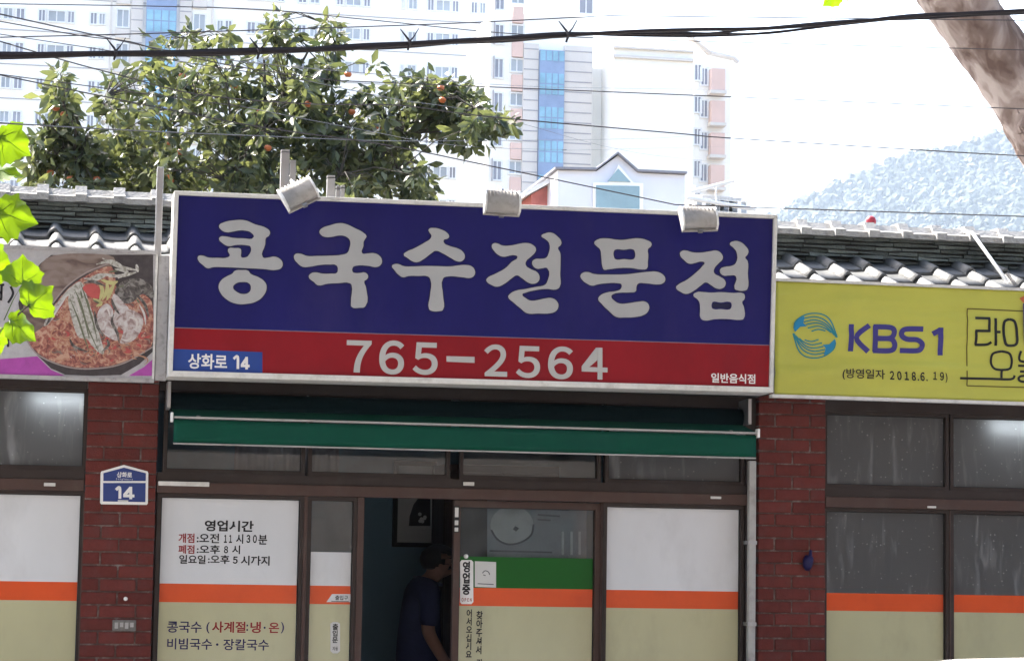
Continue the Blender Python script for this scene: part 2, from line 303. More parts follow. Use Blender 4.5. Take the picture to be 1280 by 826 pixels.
M['leaf_persimmon'] = leafmat('persimmon leaf', (.026, .040, .020), (.125, .150, .06), .36, .34)
M['leaf_plane'] = leafmat('plane leaf', (.075, .17, .014), (.11, .20, .02), .46, .4)
M['leaf_crown'] = leafmat('plane crown leaf', (.05, .09, .02), (.09, .14, .03), .4, .5)
M['fruit'] = pm('ripe persimmon', (.46, .13, .04), .45, .25, 30, spec=.4, rand=.25); M['calyx'] = pm('calyx', (.10, .12, .04), .8)
M['vein'] = pm('leaf vein', (.06, .12, .015), .6)
M['cable'] = pm('black cable', (.022, .019, .021), .55, .2); M['wire'] = pm('grey wire', (.07, .065, .07), .6)
M['concrete'] = pm('concrete', (.34, .33, .32), .85, .12, 3, .3)
M['apt_white'] = pm('apartment white paint', (.88, .855, .80), .8, .04, .2); M['apt_grey'] = pm('apartment grey stone', (.66, .61, .56), .8, .06, .4)
M['apt_line'] = pm('shadow joint', (.36, .34, .35), .9); M['apt_frame'] = pm('apartment window frame', (.76, .76, .76), .5)  # flat grey for stone joints, floor lines and balcony edges
M['apt_glass'] = pm('apartment glass', (.36, .39, .42), .3, .25, .35, spec=.35); M['apt_dark'] = pm('apartment dark glass', (.27, .27, .31), .25, .25, .35, spec=.6); M['stair_glass'] = pm('stair tower glass', (.22, .42, .54), .3, .3, .5, spec=.4); M['stair_band'] = pm('stair tower band', (.24, .32, .48), .3, .2, .5)
M['apt_pink'] = pm('salmon panel', (.70, .50, .43), .8, .08, .5)
M['house_wall'] = pm('house wall', (.72, .72, .77), .8, .05, .8); M['house_brick'] = pm('house red brick', (.40, .13, .11), .85, .2, 6); M['house_trim'] = pm('house eave', (.22, .22, .25), .6); M['house_glass'] = pm('house glass', (.20, .30, .33), .1, .2, 1, spec=.8)
M['low_roof'] = pm('far roof', (.6, .6, .6), .8, .15, .6)
M['hill'] = pm('wooded hill soil', (.05, .06, .03), .95, .2, .05); M['wood'] = leafmat('hill foliage', (.03, .045, .025), (.05, .065, .04), .1, .9)
M['int_blue'] = pm('interior blue wall', (.15, .26, .34), .7, .08, 3); M['int_grey'] = pm('interior wall', (.22, .21, .21), .8, .08, 3); M['int_floor'] = pm('interior floor', (.16, .13, .11), .5, .15, 3); M['ceiling'] = pm('interior ceiling', (.5, .5, .48), .9)
M['wood_dark'] = pm('dark wood', (.07, .045, .035), .5, .25, 8, stretch=(6, 6, .6)); M['paper'] = pm('print paper', (.55, .55, .53), .6, .05, 5); M['poster'] = pm('poster grey', (.30, .31, .33), .5, .1, 6, dirt=(.22, .23, .25), dscale=5, damt=.5); M['poster_dark'] = pm('poster ink', (.07, .07, .08), .5)
M['curtain'] = pm('lilac grey curtain', (.22, .20, .22), .9, .1, 8)
M['skin'] = pm('skin', (.25, .135, .10), .55, .08, 20); M['shirt'] = pm('navy shirt', (.022, .027, .075), .85, .12, 14, .3); M['collar'] = pm('pale collar piping', (.13, .145, .22), .8); M['trousers'] = pm('dark trousers', (.03, .03, .036), .85, .12); M['hair'] = pm('black hair', (.010, .009, .009), .5, .3, 60, .6, 160); M['shoe'] = pm('black shoe', (.015, .015, .015), .4)
M['car_white'] = pm('white car paint', (.78, .78, .77), .25, .02, 2, spec=.5, coat=.6); M['car_glass'] = pm('tinted car glass', (.02, .023, .025), .05, .1, 1, spec=.7); M['tyre'] = pm('tyre', (.02, .02, .02), .85); M['rim'] = pm('alloy rim', (.5, .5, .5), .3, .08, metal=.9); M['lamp_red'] = pm('tail lamp', (.35, .01, .01), .2); M['lamp_clear'] = pm('head lamp', (.6, .6, .62), .1); M['trim_black'] = pm('black trim', (.015, .015, .015), .5)
M['blue_dark'] = pm('dark blue rubber', (.012, .010, .06), .5)

# ================================================================== SETTING
def struct(name, mb, mat, **k): return tag(mb.build(name, mat, **k), kind='structure')
struct('ground', MB().box(-1400, 2400, -60, 2200, -.25, -.02), M['earth'])
struct('road', MB().box(-120, 120, -11.4, -4.35, -.018, 0), M['asphalt'])
struct('pavement', MB().box(-60, 60, -4.2, 6, -.015, .12), M['paving'])
struct('far_pavement', MB().box(-60, 60, -16, -11.55, -.015, .12), M['paving'])
kb = struct('kerb', MB().box(-60, 60, -4.349, -4.201, -.015, .13), M['kerb'])
struct('far_kerb', MB().box(-60, 60, -11.549, -11.401, -.015, .13), M['kerb'])
lm = MB()
for i in range(-10, 11): lm.box(i * 5, i * 5 + 3, -7.96, -7.84, .004, .006)
struct('road_marking', lm, M['paint'])

ob = empty('added_opposite_building', (0, -23, .12), 'unseen dark brick building added behind the viewer to shade the shopfront', 'building')  # not in view; added to cut sky light and reflections on the shopfront
MB().box(-22, 26, -27, -19, .12, 15.5).build('wall', pm('brown brick wall', (.115, .10, .092), .9, .15, 2, .3), ob)
for fz in (1.2, 4.2, 7.2, 10.2, 13.):
    for i in range(11):
        f = MB().ring(-20 + i * 4.2, -18.2 + i * 4.2, fz, fz + 1.5, .08, -19.06, -18.96).build('window', M['frame'], ob); MB().box(-20 + i * 4.2, -18.2 + i * 4.2, -19.03, -18.99, fz, fz + 1.5).build('pane', M['car_glass'], f)

# ================================================================== RESTAURANT BUILDING
XL, XR = X(-420), X(1620)
bld = empty('restaurant_building', ((XL + XR) / 2, 1.5, .12), 'low brick shopfront building with brown window frames and a tiled roof', 'building')
PIL = [(X(-415, 0), X(-330, 0)), (.084, .466), (3.802, 4.202), (X(1500, 0), X(1585, 0))]
# brick mesh shared by all bricks of one length
def brick_mesh(L, h, d):
    bm = bmesh.new(); bmesh.ops.create_cube(bm, size=1)
    bmesh.ops.scale(bm, vec=(L, d, h), verts=bm.verts); bmesh.ops.bevel(bm, geom=list(bm.edges), offset=.004, segments=1, affect='EDGES')
    me = bpy.data.meshes.new('brick'); bm.to_mesh(me); bm.free(); me.materials.append(M['brick']); return me
COURSE = .0695; BM = {}
rb = random.Random(3)
for pi, (x0, x1) in enumerate(PIL):
    core = MB().box(x0 + .006, x1 - .006, .007, .34, .12, 2.62).build('pillar', M['mortar'], bld)
    w = x1 - x0; n = int((2.58 - .12) / COURSE)
    for k in range(n + 1):
        zc = .12 + (k + .5) * COURSE
        cuts = [0, .5, 1] if k % 2 == 0 else [0, .25, .76, 1]
        if pi == 1 and k > 30: cuts = [[0, .37, .53, 1], [0, .74, 1], [0, .5, 1], [0, .76, 1], [0, .5, 1], [0, .25, .75, 1]][(35 - k) % 6]
        for a, b in zip(cuts, cuts[1:]):
            L = round((b - a) * w - .009, 3); L = max(.04, L)
            if L not in BM: BM[L] = brick_mesh(L, COURSE - .0085, .10)
            place('brick', BM[L], core, (x0 + (a + b) / 2 * w + rb.uniform(-.0015, .0015), .05 + rb.uniform(-.003, .003), zc + rb.uniform(-.0012, .0012)), (rb.uniform(-.006, .006), rb.uniform(-.006, .006), rb.uniform(-.008, .008)))
# side and rear walls, beam above the windows, plinths
def bpart(name, mat, *b, parent=bld, **k): return MB().box(*b).build(name, M[mat], parent, **k)
bpart('rear_wall', 'render', XL, XR, 3.7, 3.85, .12, 3.1)
bpart('side_wall', 'render', XL, XL + .15, .35, 3.7, .12, 3.1); bpart('side_wall', 'render', XR - .15, XR, .35, 3.7, .12, 3.1)
bpart('lintel_beam', 'frame_dark', XL, XR, .03, .3, 2.605, 3.05)
bpart('interior_ceiling', 'ceiling', XL + .16, XR - .16, .31, 3.69, 2.62, 2.68)
bpart('interior_floor', 'int_floor', XL + .16, XR - .16, .2, 3.69, .121, .16)
bpart('interior_wall', 'int_blue', X(-300), X(1500), 2.6, 2.68, .161, 2.619)
bpart('interior_partition', 'int_grey', .2, .28, .36, 2.59, .161, 2.619); bpart('interior_partition', 'int_grey', 3.96, 4.04, .36, 2.59, .161, 2.619)
ZO1, ZO0 = 1.487, 1.388     # orange stripe
Z_LOW_T, Z_UP_B, Z_UP_T = 1.947, 2.098, 2.495
def window(x0, x1, z0, z1, glass, films=(), w=.02, y=.05, nm='window', fm='frame_dark', gl=None):
    f = MB().ring(x0, x1, z0, z1, w, y - .02, y + .035).build(nm, M[fm], bld)
    MB().ring(x0 + .004, x1 - .004, z0 + .004, z1 - .004, .004, y + .004, y + .012).build('gasket', M['rubber'], f)
    MB().box(x0 + .0005, x1 - .0005, y + .012, y + .017, z0 + .0005, z1 - .0005).build('pane', M[glass], f)
    for a, b, mt in films:
        MB().box(x0 + .006, x1 - .006, y + .0085, y + .0115, a, b).build(mt, M[mt], f)
    return f
ZB = .42
full = ((ZB + .006, ZO0, 'film_khaki'), (ZO0, ZO1, 'film_orange'), (ZO1, Z_LOW_T - .003, 'film_white'))
low = full[:2]
# --- left window
xs = [(X(-262), X(-92)), (X(-82), X(99))]
for a, b in xs:
    window(a, b, Z_UP_B, Z_UP_T, 'frost'); window(a, b, ZB, Z_LOW_T, 'glass', full)
# --- right window
xr = [(4.217, X(1180)), (X(1190), X(1335)), (X(1345), X(1490))]
for a, b in xr:
    window(a, b, Z_UP_B, Z_UP_T, 'frost'); window(a, b, ZB, Z_LOW_T, 'frost', low)
def rails(x0, x1, posts):
    MB().box(x0, x1, .006, .09, Z_LOW_T + .0205, 2.028).build('transom_rail', M['frame'], bld, bevel=.003)
    MB().box(x0, x1, .02, .09, 2.0285, Z_UP_B - .0205).build('transom_rail', M['frame_dark'], bld)
    MB().box(x0, x1, .02, .09, Z_UP_T + .0205, 2.604).build('head_rail', M['frame_dark'], bld)
    for p0, p1, z0, z1 in posts: MB().box(p0, p1, .024, .095, z0, z1).build('mullion', M['frame'], bld, bevel=.002)
rails(PIL[0][1], PIL[1][0], [(xs[0][1] + .0205, xs[1][0] - .0205, .42, Z_LOW_T + .02), (xs[1][1] + .021, PIL[1][0] - .001, .42, Z_LOW_T + .02)])
rails(PIL[2][1], PIL[3][0], [(xr[i][1] + .0205, xr[i + 1][0] - .0205, ZB, Z_LOW_T + .02) for i in (0, 1) if xr[i + 1][0] - xr[i][1] > .042])
for a, b in ((PIL[0][1], PIL[1][0]), (PIL[2][1], PIL[3][0])):
    bpart('window_sill', 'frame', a, b, -.01, .1, .36, .399); bpart('apron_wall', 'render', a, b, .03, .2, .12, .359)
# --- entrance
ex0, ex1 = PIL[1][1], PIL[2][0]
rails(ex0, X(934), [])
tr = [(X(204), X(373)), (X(386), X(555)), (X(576), X(744)), (X(758), X(924))]
for i, (a, b) in enumerate(tr): window(a, b, Z_UP_B, Z_UP_T, 'glass' if i in (0, 1, 2) else 'frost')
p1 = window(X(199), X(373), ZB, Z_LOW_T, 'glass', full)
p2 = window(X(387), X(440), ZB, Z_LOW_T, 'glass', ((ZB + .006, ZO0, 'film_khaki'), (ZO0, ZO1, 'film_orange'), (ZO1, 1.668, 'film_white')), nm='narrow_window')
door = window(X(575), X(744), ZB, Z_LOW_T - .02, 'glass', ((ZB + .006, ZO0, 'film_khaki'), (ZO0, ZO1, 'film_orange'), (ZO1, 1.657, 'film_green')), w=.036, y=.085, nm='sliding_door', fm='frame')
p4 = window(X(757), X(924), ZB, Z_LOW_T, 'glass', full)
for a, b in ((373, 387), (440, 453), (746, 756)):
    MB().box(X(a) + .0205 if a != 440 else X(a) + .0205, X(b) - (.0205 if b in (387,) else 0.0215 if b == 756 else 0), .02, .11, .16, Z_LOW_T + .02).build('door_post', M['frame'], bld, bevel=.002)
bpart('door_post', 'frame_dark', X(925) + .0205, X(933), .02, .11, .16, 2.604)
for a, b in ((p1, (199, 373)), (p2, (387, 440)), (p4, (757, 924))):
    bpart('kick_panel', 'frame', X(b[0]), X(b[1]), .04, .085, .161, .398)
bpart('kick_panel', 'frame', X(575), X(744), .075, .11, .161, .382); bpart('threshold', 'steel', ex0, ex1, 0, .19, .121, .15)
bpart('jamb_panel', 'frame_dark', X(934), ex1, .05, .12, .12, 2.604)
bpart('jamb_panel', 'frame_dark', ex0 + .0005, X(199) - .0205, .045, .10, .12, Z_LOW_T + .02)
# small catches on the rails
def catch(px, py, w, h, mat='old_white', y=.004):
    a = at(px, py, y); MB().box(a.x, a.x + w, y - .012, y + .0015, a.z - h, a.z).build('rail_catch', M[mat], bld, bevel=.002)
catch(55, 603, .06, .018); catch(198, 601, .27, .024); catch(579, 602, .06, .02); catch(888, 620, .06, .014); catch(1159, 632, .05, .012)
# door lock plate with stickers
lk = MB().box(X(566), X(573), .056, .066, Z(665, 570, .06), Z(632, 570, .06)).build('lock_plate', M['trim_black'], door)
for y0, y1 in ((634, 646), (650, 656), (659, 664)): MB().box(X(567.3), X(571.8), .0525, .0555, Z(y1, 570, .06), Z(y0, 570, .06)).build('lock_sticker', M['paper'], lk)
# printed and stuck lettering on the panes
YF = .0575
def tw(par, *a, **k): return text(*a, YF, k.pop('mat', M['ink']), par, **k)
tw(p1, '영업시간', 256, 656.5, 317, 14, bold=.03)
tw(p1, '개점', 223, 672, 243, 12, bold=.02, mat=M['ink_red']); tw(p1, ':오전', 246, 672, 274, 12, bold=.02); tw(p1, '11', 280, 673, 290, 10, bold=.03); tw(p1, '시', 295, 673, 304, 12, bold=.02); tw(p1, '30', 308, 673, 321, 10, bold=.03); tw(p1, '분', 323, 674, 334, 12, bold=.02)
tw(p1, '폐점', 223, 686, 243, 11, bold=.02, mat=M['ink_red']); tw(p1, ':오후', 246, 686, 275, 11, bold=.02); tw(p1, '8', 280, 686.5, 285, 9, bold=.03); tw(p1, '시', 290, 686.5, 300, 11, bold=.02)
flat('number_patch', [(278, 680), (288, 680), (288, 692), (278, 692)], YF + .0008, M['film_white'], p1)
tw(p1, '일요일', 224, 698.5, 257, 11, bold=.02); tw(p1, ':오후', 260, 698.5, 287, 11, bold=.02); tw(p1, '5', 291, 699.5, 297, 9, bold=.03); tw(p1, '시까지', 301, 700, 337, 12, bold=.02)
tw(p1, '콩국수', 209, 783, 252, 14, bold=.012, mat=M['ink_navy']); tw(p1, '(', 258, 784, 262, 14, bold=.01, mat=M['ink_navy']); tw(p1, '사계절', 265, 783, 307, 14, bold=.02, mat=M['ink_red']); tw(p1, ':', 308, 784, 310, 8, bold=.02, mat=M['ink_navy']); tw(p1, '냉', 313, 783.5, 326, 14, bold=.02, mat=M['ink_red']); tw(p1, '온', 336, 784, 349, 13, bold=.02, mat=M['ink_red']); tw(p1, ')', 351, 784, 355, 14, bold=.01, mat=M['ink_navy']); tw(p1, '·', 329.5, 784, 332, 2.5, mat=M['ink_navy'])
tw(p1, '비빔국수', 209, 804, 265, 14, bold=.012, mat=M['ink_navy']); tw(p1, '·', 270, 805, 273, 3, mat=M['ink_navy']); tw(p1, '장칼국수', 279, 805, 336, 14, bold=.012, mat=M['ink_navy'])
flat('entrance_sticker', [(408, 752), (415, 742), (440, 742), (440, 752)], YF + .0008, M['film_white'], p2); tw(p2, '출입구', 419, 746.5, 435, 6, bold=.02); ribbons('sticker_line', [[(414, 751), (436, 751.4)]], .8, YF, M['ink'], p2)
flat('door_sticker', [(413, 779), (416, 777), (422, 777), (425, 779), (425, 813), (422, 816), (416, 816), (413, 813)], YF + .0008, M['paper'], p2); tw(p2, '출입문', 415.5, 791, 422.5, 24, vertical=True, bold=.03); tw(p2, '자동', 415.5, 810, 422.5, 5, bold=.02)
YD = .0925
op = flat('open_sign', [(575, 702), (577, 699.5), (589, 699.5), (591.5, 702), (591.5, 752), (589, 754.5), (577, 754.5), (575, 752)], YD - .001, M['white_plastic'], door, th=.004)
text('영업중', 578, 722, 588, 42, YD - .0052, M['ink'], op, bold=.045, vertical=True); text('OPEN', 577, 749, 589.5, 4.5, YD - .0052, M['ink_red'], op, bold=.03)
MB().lathe([(.0, -.004), (.011, -.004), (.013, 0), (.008, .006), (0, .008)], at(582.5, 695, YD - .004), (0, -1, 0), 12).build('suction_cup', M['white_plastic'], op)
st = flat('notice_sticker', [(593.5, 701), (620, 702), (620, 734), (593.5, 733)], YD - .001, M['paper'], door)
ribbons('notice_drawing', [[(603, 716), (606, 713), (610, 714), (612, 717)], [(604, 718), (607, 719)], [(611, 715), (612, 718)], [(597, 729), (617, 730)]], 1.1, YD - .0022, M['poster_dark'], st)
text('어서오십시요', 582.5, 791, 590, 60, YD - .0005, M['ink'], door, bold=.03, vertical=True)
text('찾아주셔서', 595, 790, 603, 54, YD - .0005, M['ink'], door, bold=.03, vertical=True); text('감사합니다', 595, 850, 603, 54, YD - .0005, M['ink'], door, bold=.03, vertical=True)

# ------------------------------------------------------------------ roof: S tiles, stacked ridge, ridge caps
YE, YRG = -.16, .60
ZRG = 3.445
roof = MB()
sl_ = .36; ZE = ZRG - (YRG - YE) * sl_
roof.v = [(XL - .1, YE + .02, ZE - .06), (XR + .1, YE + .02, ZE - .06), (XR + .1, YRG + .1, ZRG - .03), (XL - .1, YRG + .1, ZRG - .03), (XL - .1, YE + .02, ZE - .13), (XR + .1, YE + .02, ZE - .13), (XR + .1, YRG + .1, ZRG - .12), (XL - .1, YRG + .1, ZRG - .12)]
roof.f = [(0, 1, 2, 3), (7, 6, 5, 4), (0, 4, 5, 1), (2, 6, 7, 3), (0, 3, 7, 4), (1, 5, 6, 2)]
roof = roof.build('roof', M['roof_core'], bld)
MB().box(XL - .1, XR + .1, YE + .03, .31, 3.055, 3.06).build('eave_soffit', M['frame_dark'], bld)
back = MB(); back.v = [(XL - .1, YRG + .1, ZRG - .03), (XR + .1, YRG + .1, ZRG - .03), (XR + .1, 4.3, ZRG - 1.0), (XL - .1, 4.3, ZRG - 1.0), (XL - .1, YRG + .1, ZRG - .12), (XR + .1, YRG + .1, ZRG - .12), (XR + .1, 4.3, ZRG - 1.1), (XL - .1, 4.3, ZRG - 1.1)]
back.f = [(0, 1, 2, 3), (7, 6, 5, 4), (0, 4, 5, 1), (2, 6, 7, 3), (0, 3, 7, 4), (1, 5, 6, 2)]; back.build('rear_roof_slope', M['tile'], bld)
TW, TL = .2135, .30
def tile_mesh():
    prof = []; nseg = 14
    for i in range(nseg + 1):
        u = i / nseg
        z = .040 * math.sin(math.pi * u / .34) ** .9 if u < .34 else -.006 * math.sin(math.pi * (u - .34) / .66)
        prof.append((u * (TW + .012), z))
    m = MB(); n = len(prof)
    for y, dz in ((0, 0), (-TL, -TL * sl_ + .018)):
        for x, z in prof: m.v.append((x, y, z + dz))
        for x, z in prof: m.v.append((x, y, z + dz - .016))
    for i in range(n - 1):
        m.f += [(i, 2 * n + i, 2 * n + i + 1, i + 1), (n + i, n + i + 1, 3 * n + i + 1, 3 * n + i), (2 * n + i, 3 * n + i, 3 * n + i + 1, 2 * n + i + 1), (i, i + 1, n + i + 1, n + i)]
    m.f += [(0, n, 3 * n, 2 * n), (n - 1, 3 * n - 1, 4 * n - 1, 2 * n - 1)]
    me = m.mesh('roof_tile'); me.materials.append(M['tile']); me.polygons.foreach_set('use_smooth', [len(p.vertices) == 4 and abs(p.normal.z) > .25 for p in me.polygons]); return me
tm = tile_mesh(); nc = int((XR - XL + .1) / TW); rows = 3; step = .26
x_start = X(110, -.1, 300) - round((X(110, -.1, 300) - XL) / TW) * TW
rt = random.Random(5)
for r in range(rows):
    for c in range(nc):
        yb = YRG + .06 - r * step; x = x_start + c * TW + r * .004
        place('roof_tile', tm, roof, (x + rt.uniform(-.004, .004), yb + rt.uniform(-.006, .006), ZRG + .02 - (r * step) * sl_ + rt.uniform(-.003, .003)), (rt.uniform(-.012, .012), rt.uniform(-.015, .015), rt.uniform(-.015, .015)))
rc = MB().box(XL - .05, XR + .05, YRG + .03, YRG + .25, ZRG - .02, 3.605).build('ridge', M['roof_core'], bld)
SM = []
for s in range(8):
    m = MB(); L = [.16, .19, .21, .24, .26, .18, .22, .28][s]; rs = random.Random(s)
    fr = [(-L / 2 + L * i / 4, -.0 + rs.uniform(-.006, .006)) for i in range(5)]
    for z in (-.0110, .0110):
        m.v += [(x, y + (.004 if z > 0 else 0), z * (.72 + .28 * math.sin(i + s))) for i, (x, y) in enumerate(fr)] + [(L / 2, .12, z), (-L / 2, .12, z)]
    n = 7; m.f = [tuple(reversed(range(n))), tuple(range(n, 2 * n))] + [(i, (i + 1) % n, n + (i + 1) % n, n + i) for i in range(n)]
    me = m.mesh('ridge_slate'); me.materials.append(M['slate']); SM.append((me, L))
for k in range(6):
    x = XL - .05 + k * .083 % .2; z = ZRG + .012 + k * .0262
    while x < XR + .03:
        me, L = rt.choice(SM)
        place('ridge_slate', me, rc, (x + L / 2, YRG + rt.uniform(-.004, .006) - (.012 if k == 1 else 0), z + rt.uniform(-.0015, .0015)), (0, rt.uniform(-.012, .012), rt.uniform(-.02, .02)))
        x += L + .007
def cap_mesh():
    m = MB(); CL = .21
    prof = [(-.03, 0), (-.028, .034), (.02, .046), (.055, .086), (.165, .086), (.2, .046), (.245, .034), (.25, 0)]
    def seg(x0, x1, g):
        b = len(m.v); n = len(prof)
        for x in (x0, x1): m.v.extend([(x, (y - .11) * g + .11, z * g + (0 if z else 0)) for y, z in prof])
        m.f.extend([(b + i, b + n + i, b + n + (i + 1) % n, b + (i + 1) % n) for i in range(n)]); m.f.append(tuple(b + i for i in range(n))); m.f.append(tuple(b + n + i for i in reversed(range(n))))
    seg(0, CL * .74, 1.0); seg(CL * .74 + .0005, CL + .01, 1.2)
    me = m.mesh('ridge_cap'); me.materials.append(M['cap']); return me
cm = cap_mesh(); x = XL - .05
while x < XR:
    place('ridge_cap', cm, rc, (x, YRG - .008 + rt.uniform(-.005, .005), 3.598 + rt.uniform(-.003, .003)), (0, rt.uniform(-.012, .012), rt.uniform(-.015, .015))); x += .212

# ================================================================== MAIN SIGN
YS = -.45
sign = empty('main_sign', (2.11, -.35, 2.53), 'large blue and red shop sign with grey Korean letters and a phone number', 'sign')
TLc, TRc, BRc, BLc = (217.5, 239), (971, 269), (965.5, 491), (209.5, 470.5)
C4 = pxpoly([TLc, TRc, BRc, BLc], YS)
def lerp4(u, v):
    (ax, az), (bx, bz), (cx, cz), (dx, dz) = C4
    return ((ax * (1 - u) + bx * u) * (1 - v) + (dx * (1 - u) + cx * u) * v, (az * (1 - u) + bz * u) * (1 - v) + (dz * (1 - u) + cz * u) * v)
MB().prism([lerp4(.004, .01), lerp4(.996, .01), lerp4(.996, .99), lerp4(.004, .99)], YS + .03, -.22).build('cabinet', M['grey_sheet'], sign)
u0, u1, v0, v1 = .0075, .994, .022, .969
vs = (lambda p: p)((.738, .735))
fr = MB()
o4 = [lerp4(0, 0), lerp4(1, 0), lerp4(1, 1), lerp4(0, 1)]; i4 = [lerp4(u0, v0), lerp4(u1, v0), lerp4(u1, v1), lerp4(u0, v1)]
for a in range(4):
    b = (a + 1) % 4
    MB().prism([o4[a], o4[b], i4[b], i4[a]], YS - .018, -.21).build('frame_bar', M['old_white'], sign, bevel=.003)
MB().prism([lerp4(u0 + .0005, v0 + .001), lerp4(u1 - .0005, v0 + .001), lerp4(u1 - .0005, .7335), lerp4(u0 + .0005, .7365)], YS + .004, YS + .02).build('blue_panel', M['sign_blue'], sign)
MB().prism([lerp4(u0 + .0005, .7365), lerp4(u1 - .0005, .7335), lerp4(u1 - .0005, v1 - .001), lerp4(u0 + .0005, v1 - .001)], YS + .0042, YS + .0202).build('red_panel', M['sign_red'], sign)
MB().prism([lerp4(u0 + .001, .7345), lerp4(u1 - .001, .7315), lerp4(u1 - .001, .7355), lerp4(u0 + .001, .7385)], YS + .0025, YS + .004).build('panel_seam', M['seam'], sign)
YL = YS + .004
GL = [((240, 265), [[(215,110),(250,85),(330,68),(420,68),(500,100),(590,130),(618,160),(610,190),(588,205),(580,260),(562,360),(610,362),(650,355),(695,372),(718,405),(712,440),(680,458),(560,452),(400,445),(250,438),(170,438),(125,447),(85,420),(48,380),(50,352),(85,348),(125,362),(200,365),(285,360),(300,345),(285,310),(290,292),(340,288),(385,295),(390,320),(392,360),(420,362),(445,350),(465,275),(440,266),(350,262),(290,272),(245,250),(215,215),(225,198),(260,195),(320,206),(400,210),(490,200),(470,165),(420,148),(370,148),(320,158),(275,162),(235,145)],
 [(320,490),(340,468),(395,462),(445,468),(465,492),(530,520),(580,560),(592,600),(570,660),(510,710),(430,730),(350,728),(270,690),(220,630),(212,585),(235,540),(280,510)], [(325,600),(345,570),(400,556),(455,568),(468,605),(450,640),(405,652),(355,635)]]),
((360, 265), [[(250,155),(270,130),(330,108),(410,90),(450,95),(530,130),(600,168),(622,195),(612,215),(600,235),(598,270),(588,328),(630,330),(680,328),(720,345),(745,385),(735,420),(700,437),(640,428),(540,428),(515,440),(512,475),(530,485),(570,485),(610,482),(635,510),(625,535),(605,550),(618,600),(612,750),(570,760),(505,752),(500,720),(505,580),(490,565),(400,565),(310,570),(240,582),(205,555),(165,515),(180,490),(215,480),(270,490),(340,490),(385,485),(395,465),(385,425),(330,418),(260,420),(170,435),(115,435),(75,405),(48,365),(55,338),(95,332),(150,350),(230,350),(330,348),(430,340),(470,325),(490,280),(495,240),(480,210),(440,190),(400,188),(350,198),(300,200),(265,185)]]),
((484, 275), [[(330,75),(370,65),(420,75),(475,105),(490,135),(475,150),(450,158),(448,180),(500,210),(560,228),(600,255),(615,295),(595,325),(560,330),(510,305),(440,265),(385,245),(350,265),(290,310),(240,335),(205,330),(160,300),(132,275),(150,255),(210,228),(300,178),(345,145),(350,120),(335,100)],
 [(38,365),(65,350),(90,352),(130,368),(200,370),(300,366),(400,368),(500,370),(560,362),(620,358),(670,370),(695,405),(690,440),(660,460),(600,455),(470,450),(442,465),(442,600),(440,715),(420,722),(350,720),(332,705),(340,600),(342,470),(320,448),(250,445),(170,445),(125,455),(90,435),(55,395)]]),
((602, 280), [[(80,175),(95,155),(130,158),(160,172),(230,172),(300,158),(350,152),(400,165),(430,200),(420,230),(390,260),(350,300),(350,330),(390,360),(440,385),(458,420),(450,455),(410,475),(370,465),(320,430),(280,408),(240,430),(180,475),(120,498),(80,485),(38,450),(45,430),(100,400),(190,350),(240,300),(285,262),(260,248),(220,252),(180,260),(140,250),(100,215)],
 [(475,95),(500,78),(550,70),(600,100),(632,145),(625,170),(605,190),(622,230),(625,300),(622,400),(618,500),(590,520),(520,515),(430,525),(350,545),(322,560),(350,590),(385,608),(440,605),(500,592),(560,590),(600,620),(608,655),(590,690),(545,708),(450,710),(360,708),(310,670),(250,620),(212,580),(225,555),(270,530),(340,518),(430,500),(500,485),(520,460),(522,352),(480,352),(440,355),(410,335),(402,300),(425,280),(470,278),(510,270),(530,240),(535,150),(505,120)]]),
((720, 280), [[(145,150),(170,125),(240,115),(310,125),(370,128),(430,120),(490,115),(560,130),(597,155),(592,180),(570,200),(572,250),(568,300),(560,355),(530,362),(440,350),(340,350),(260,360),(222,362),(210,340),(200,260),(190,200),(165,178)], [(300,215),(315,203),(380,205),(455,203),(467,220),(465,270),(450,282),(380,280),(310,280),(300,265)],
 [(35,415),(50,390),(90,382),(140,398),(250,402),(400,400),(500,388),(580,380),(640,380),(690,405),(707,440),(690,470),(640,480),(560,472),(490,475),(478,500),(472,535),(430,543),(350,545),(290,560),(278,575),(310,615),(345,632),(410,630),(490,618),(550,618),(578,650),(572,690),(540,720),(470,738),(390,742),(320,738),(260,690),(200,630),(177,600),(190,570),(240,545),(320,532),(355,515),(360,480),(330,470),(230,472),(170,480),(130,490),(90,475),(50,445)]]),
((838, 290), [[(75,175),(90,152),(120,148),(170,162),(240,165),(310,155),(370,150),(410,185),(412,215),(380,250),(345,295),(345,325),(390,355),(430,385),(435,420),(410,448),(365,448),(320,420),(280,400),(240,425),(180,470),(125,492),(85,478),(45,440),(60,420),(130,380),(200,325),(255,270),(270,245),(240,235),(200,245),(150,252),(110,225)],
 [(472,95),(500,75),(550,80),(595,115),(617,150),(610,180),(592,205),(610,230),(612,330),(608,455),(590,465),(530,462),(510,450),(520,352),(470,345),(420,345),(392,315),(400,290),(430,278),(490,268),(520,245),(525,160),(500,125)],
 [(182,500),(210,478),(260,478),(320,482),(400,478),(500,485),(575,488),(588,505),(585,535),(568,555),(582,600),(578,690),(550,698),(450,690),(350,692),(270,702),(240,685),(235,610),(230,560),(215,535)], [(328,565),(335,555),(400,560),(470,555),(483,565),(480,605),(465,615),(400,612),(335,610),(326,600)]])]
def grow(lp, k, hole):
    n = len(lp); a = sum(lp[i][0] * lp[(i + 1) % n][1] - lp[(i + 1) % n][0] * lp[i][1] for i in range(n)); s = (1 if a > 0 else -1) * (-1 if hole else 1); out = []
    for i in range(n):
        d = np.array(lp[(i + 1) % n], float) - np.array(lp[i - 1], float); d /= np.linalg.norm(d); out.append((lp[i][0] + d[1] * s * k, lp[i][1] - d[0] * s * k))
    return out
HOLES = {0: [2], 4: [1], 5: [3]}
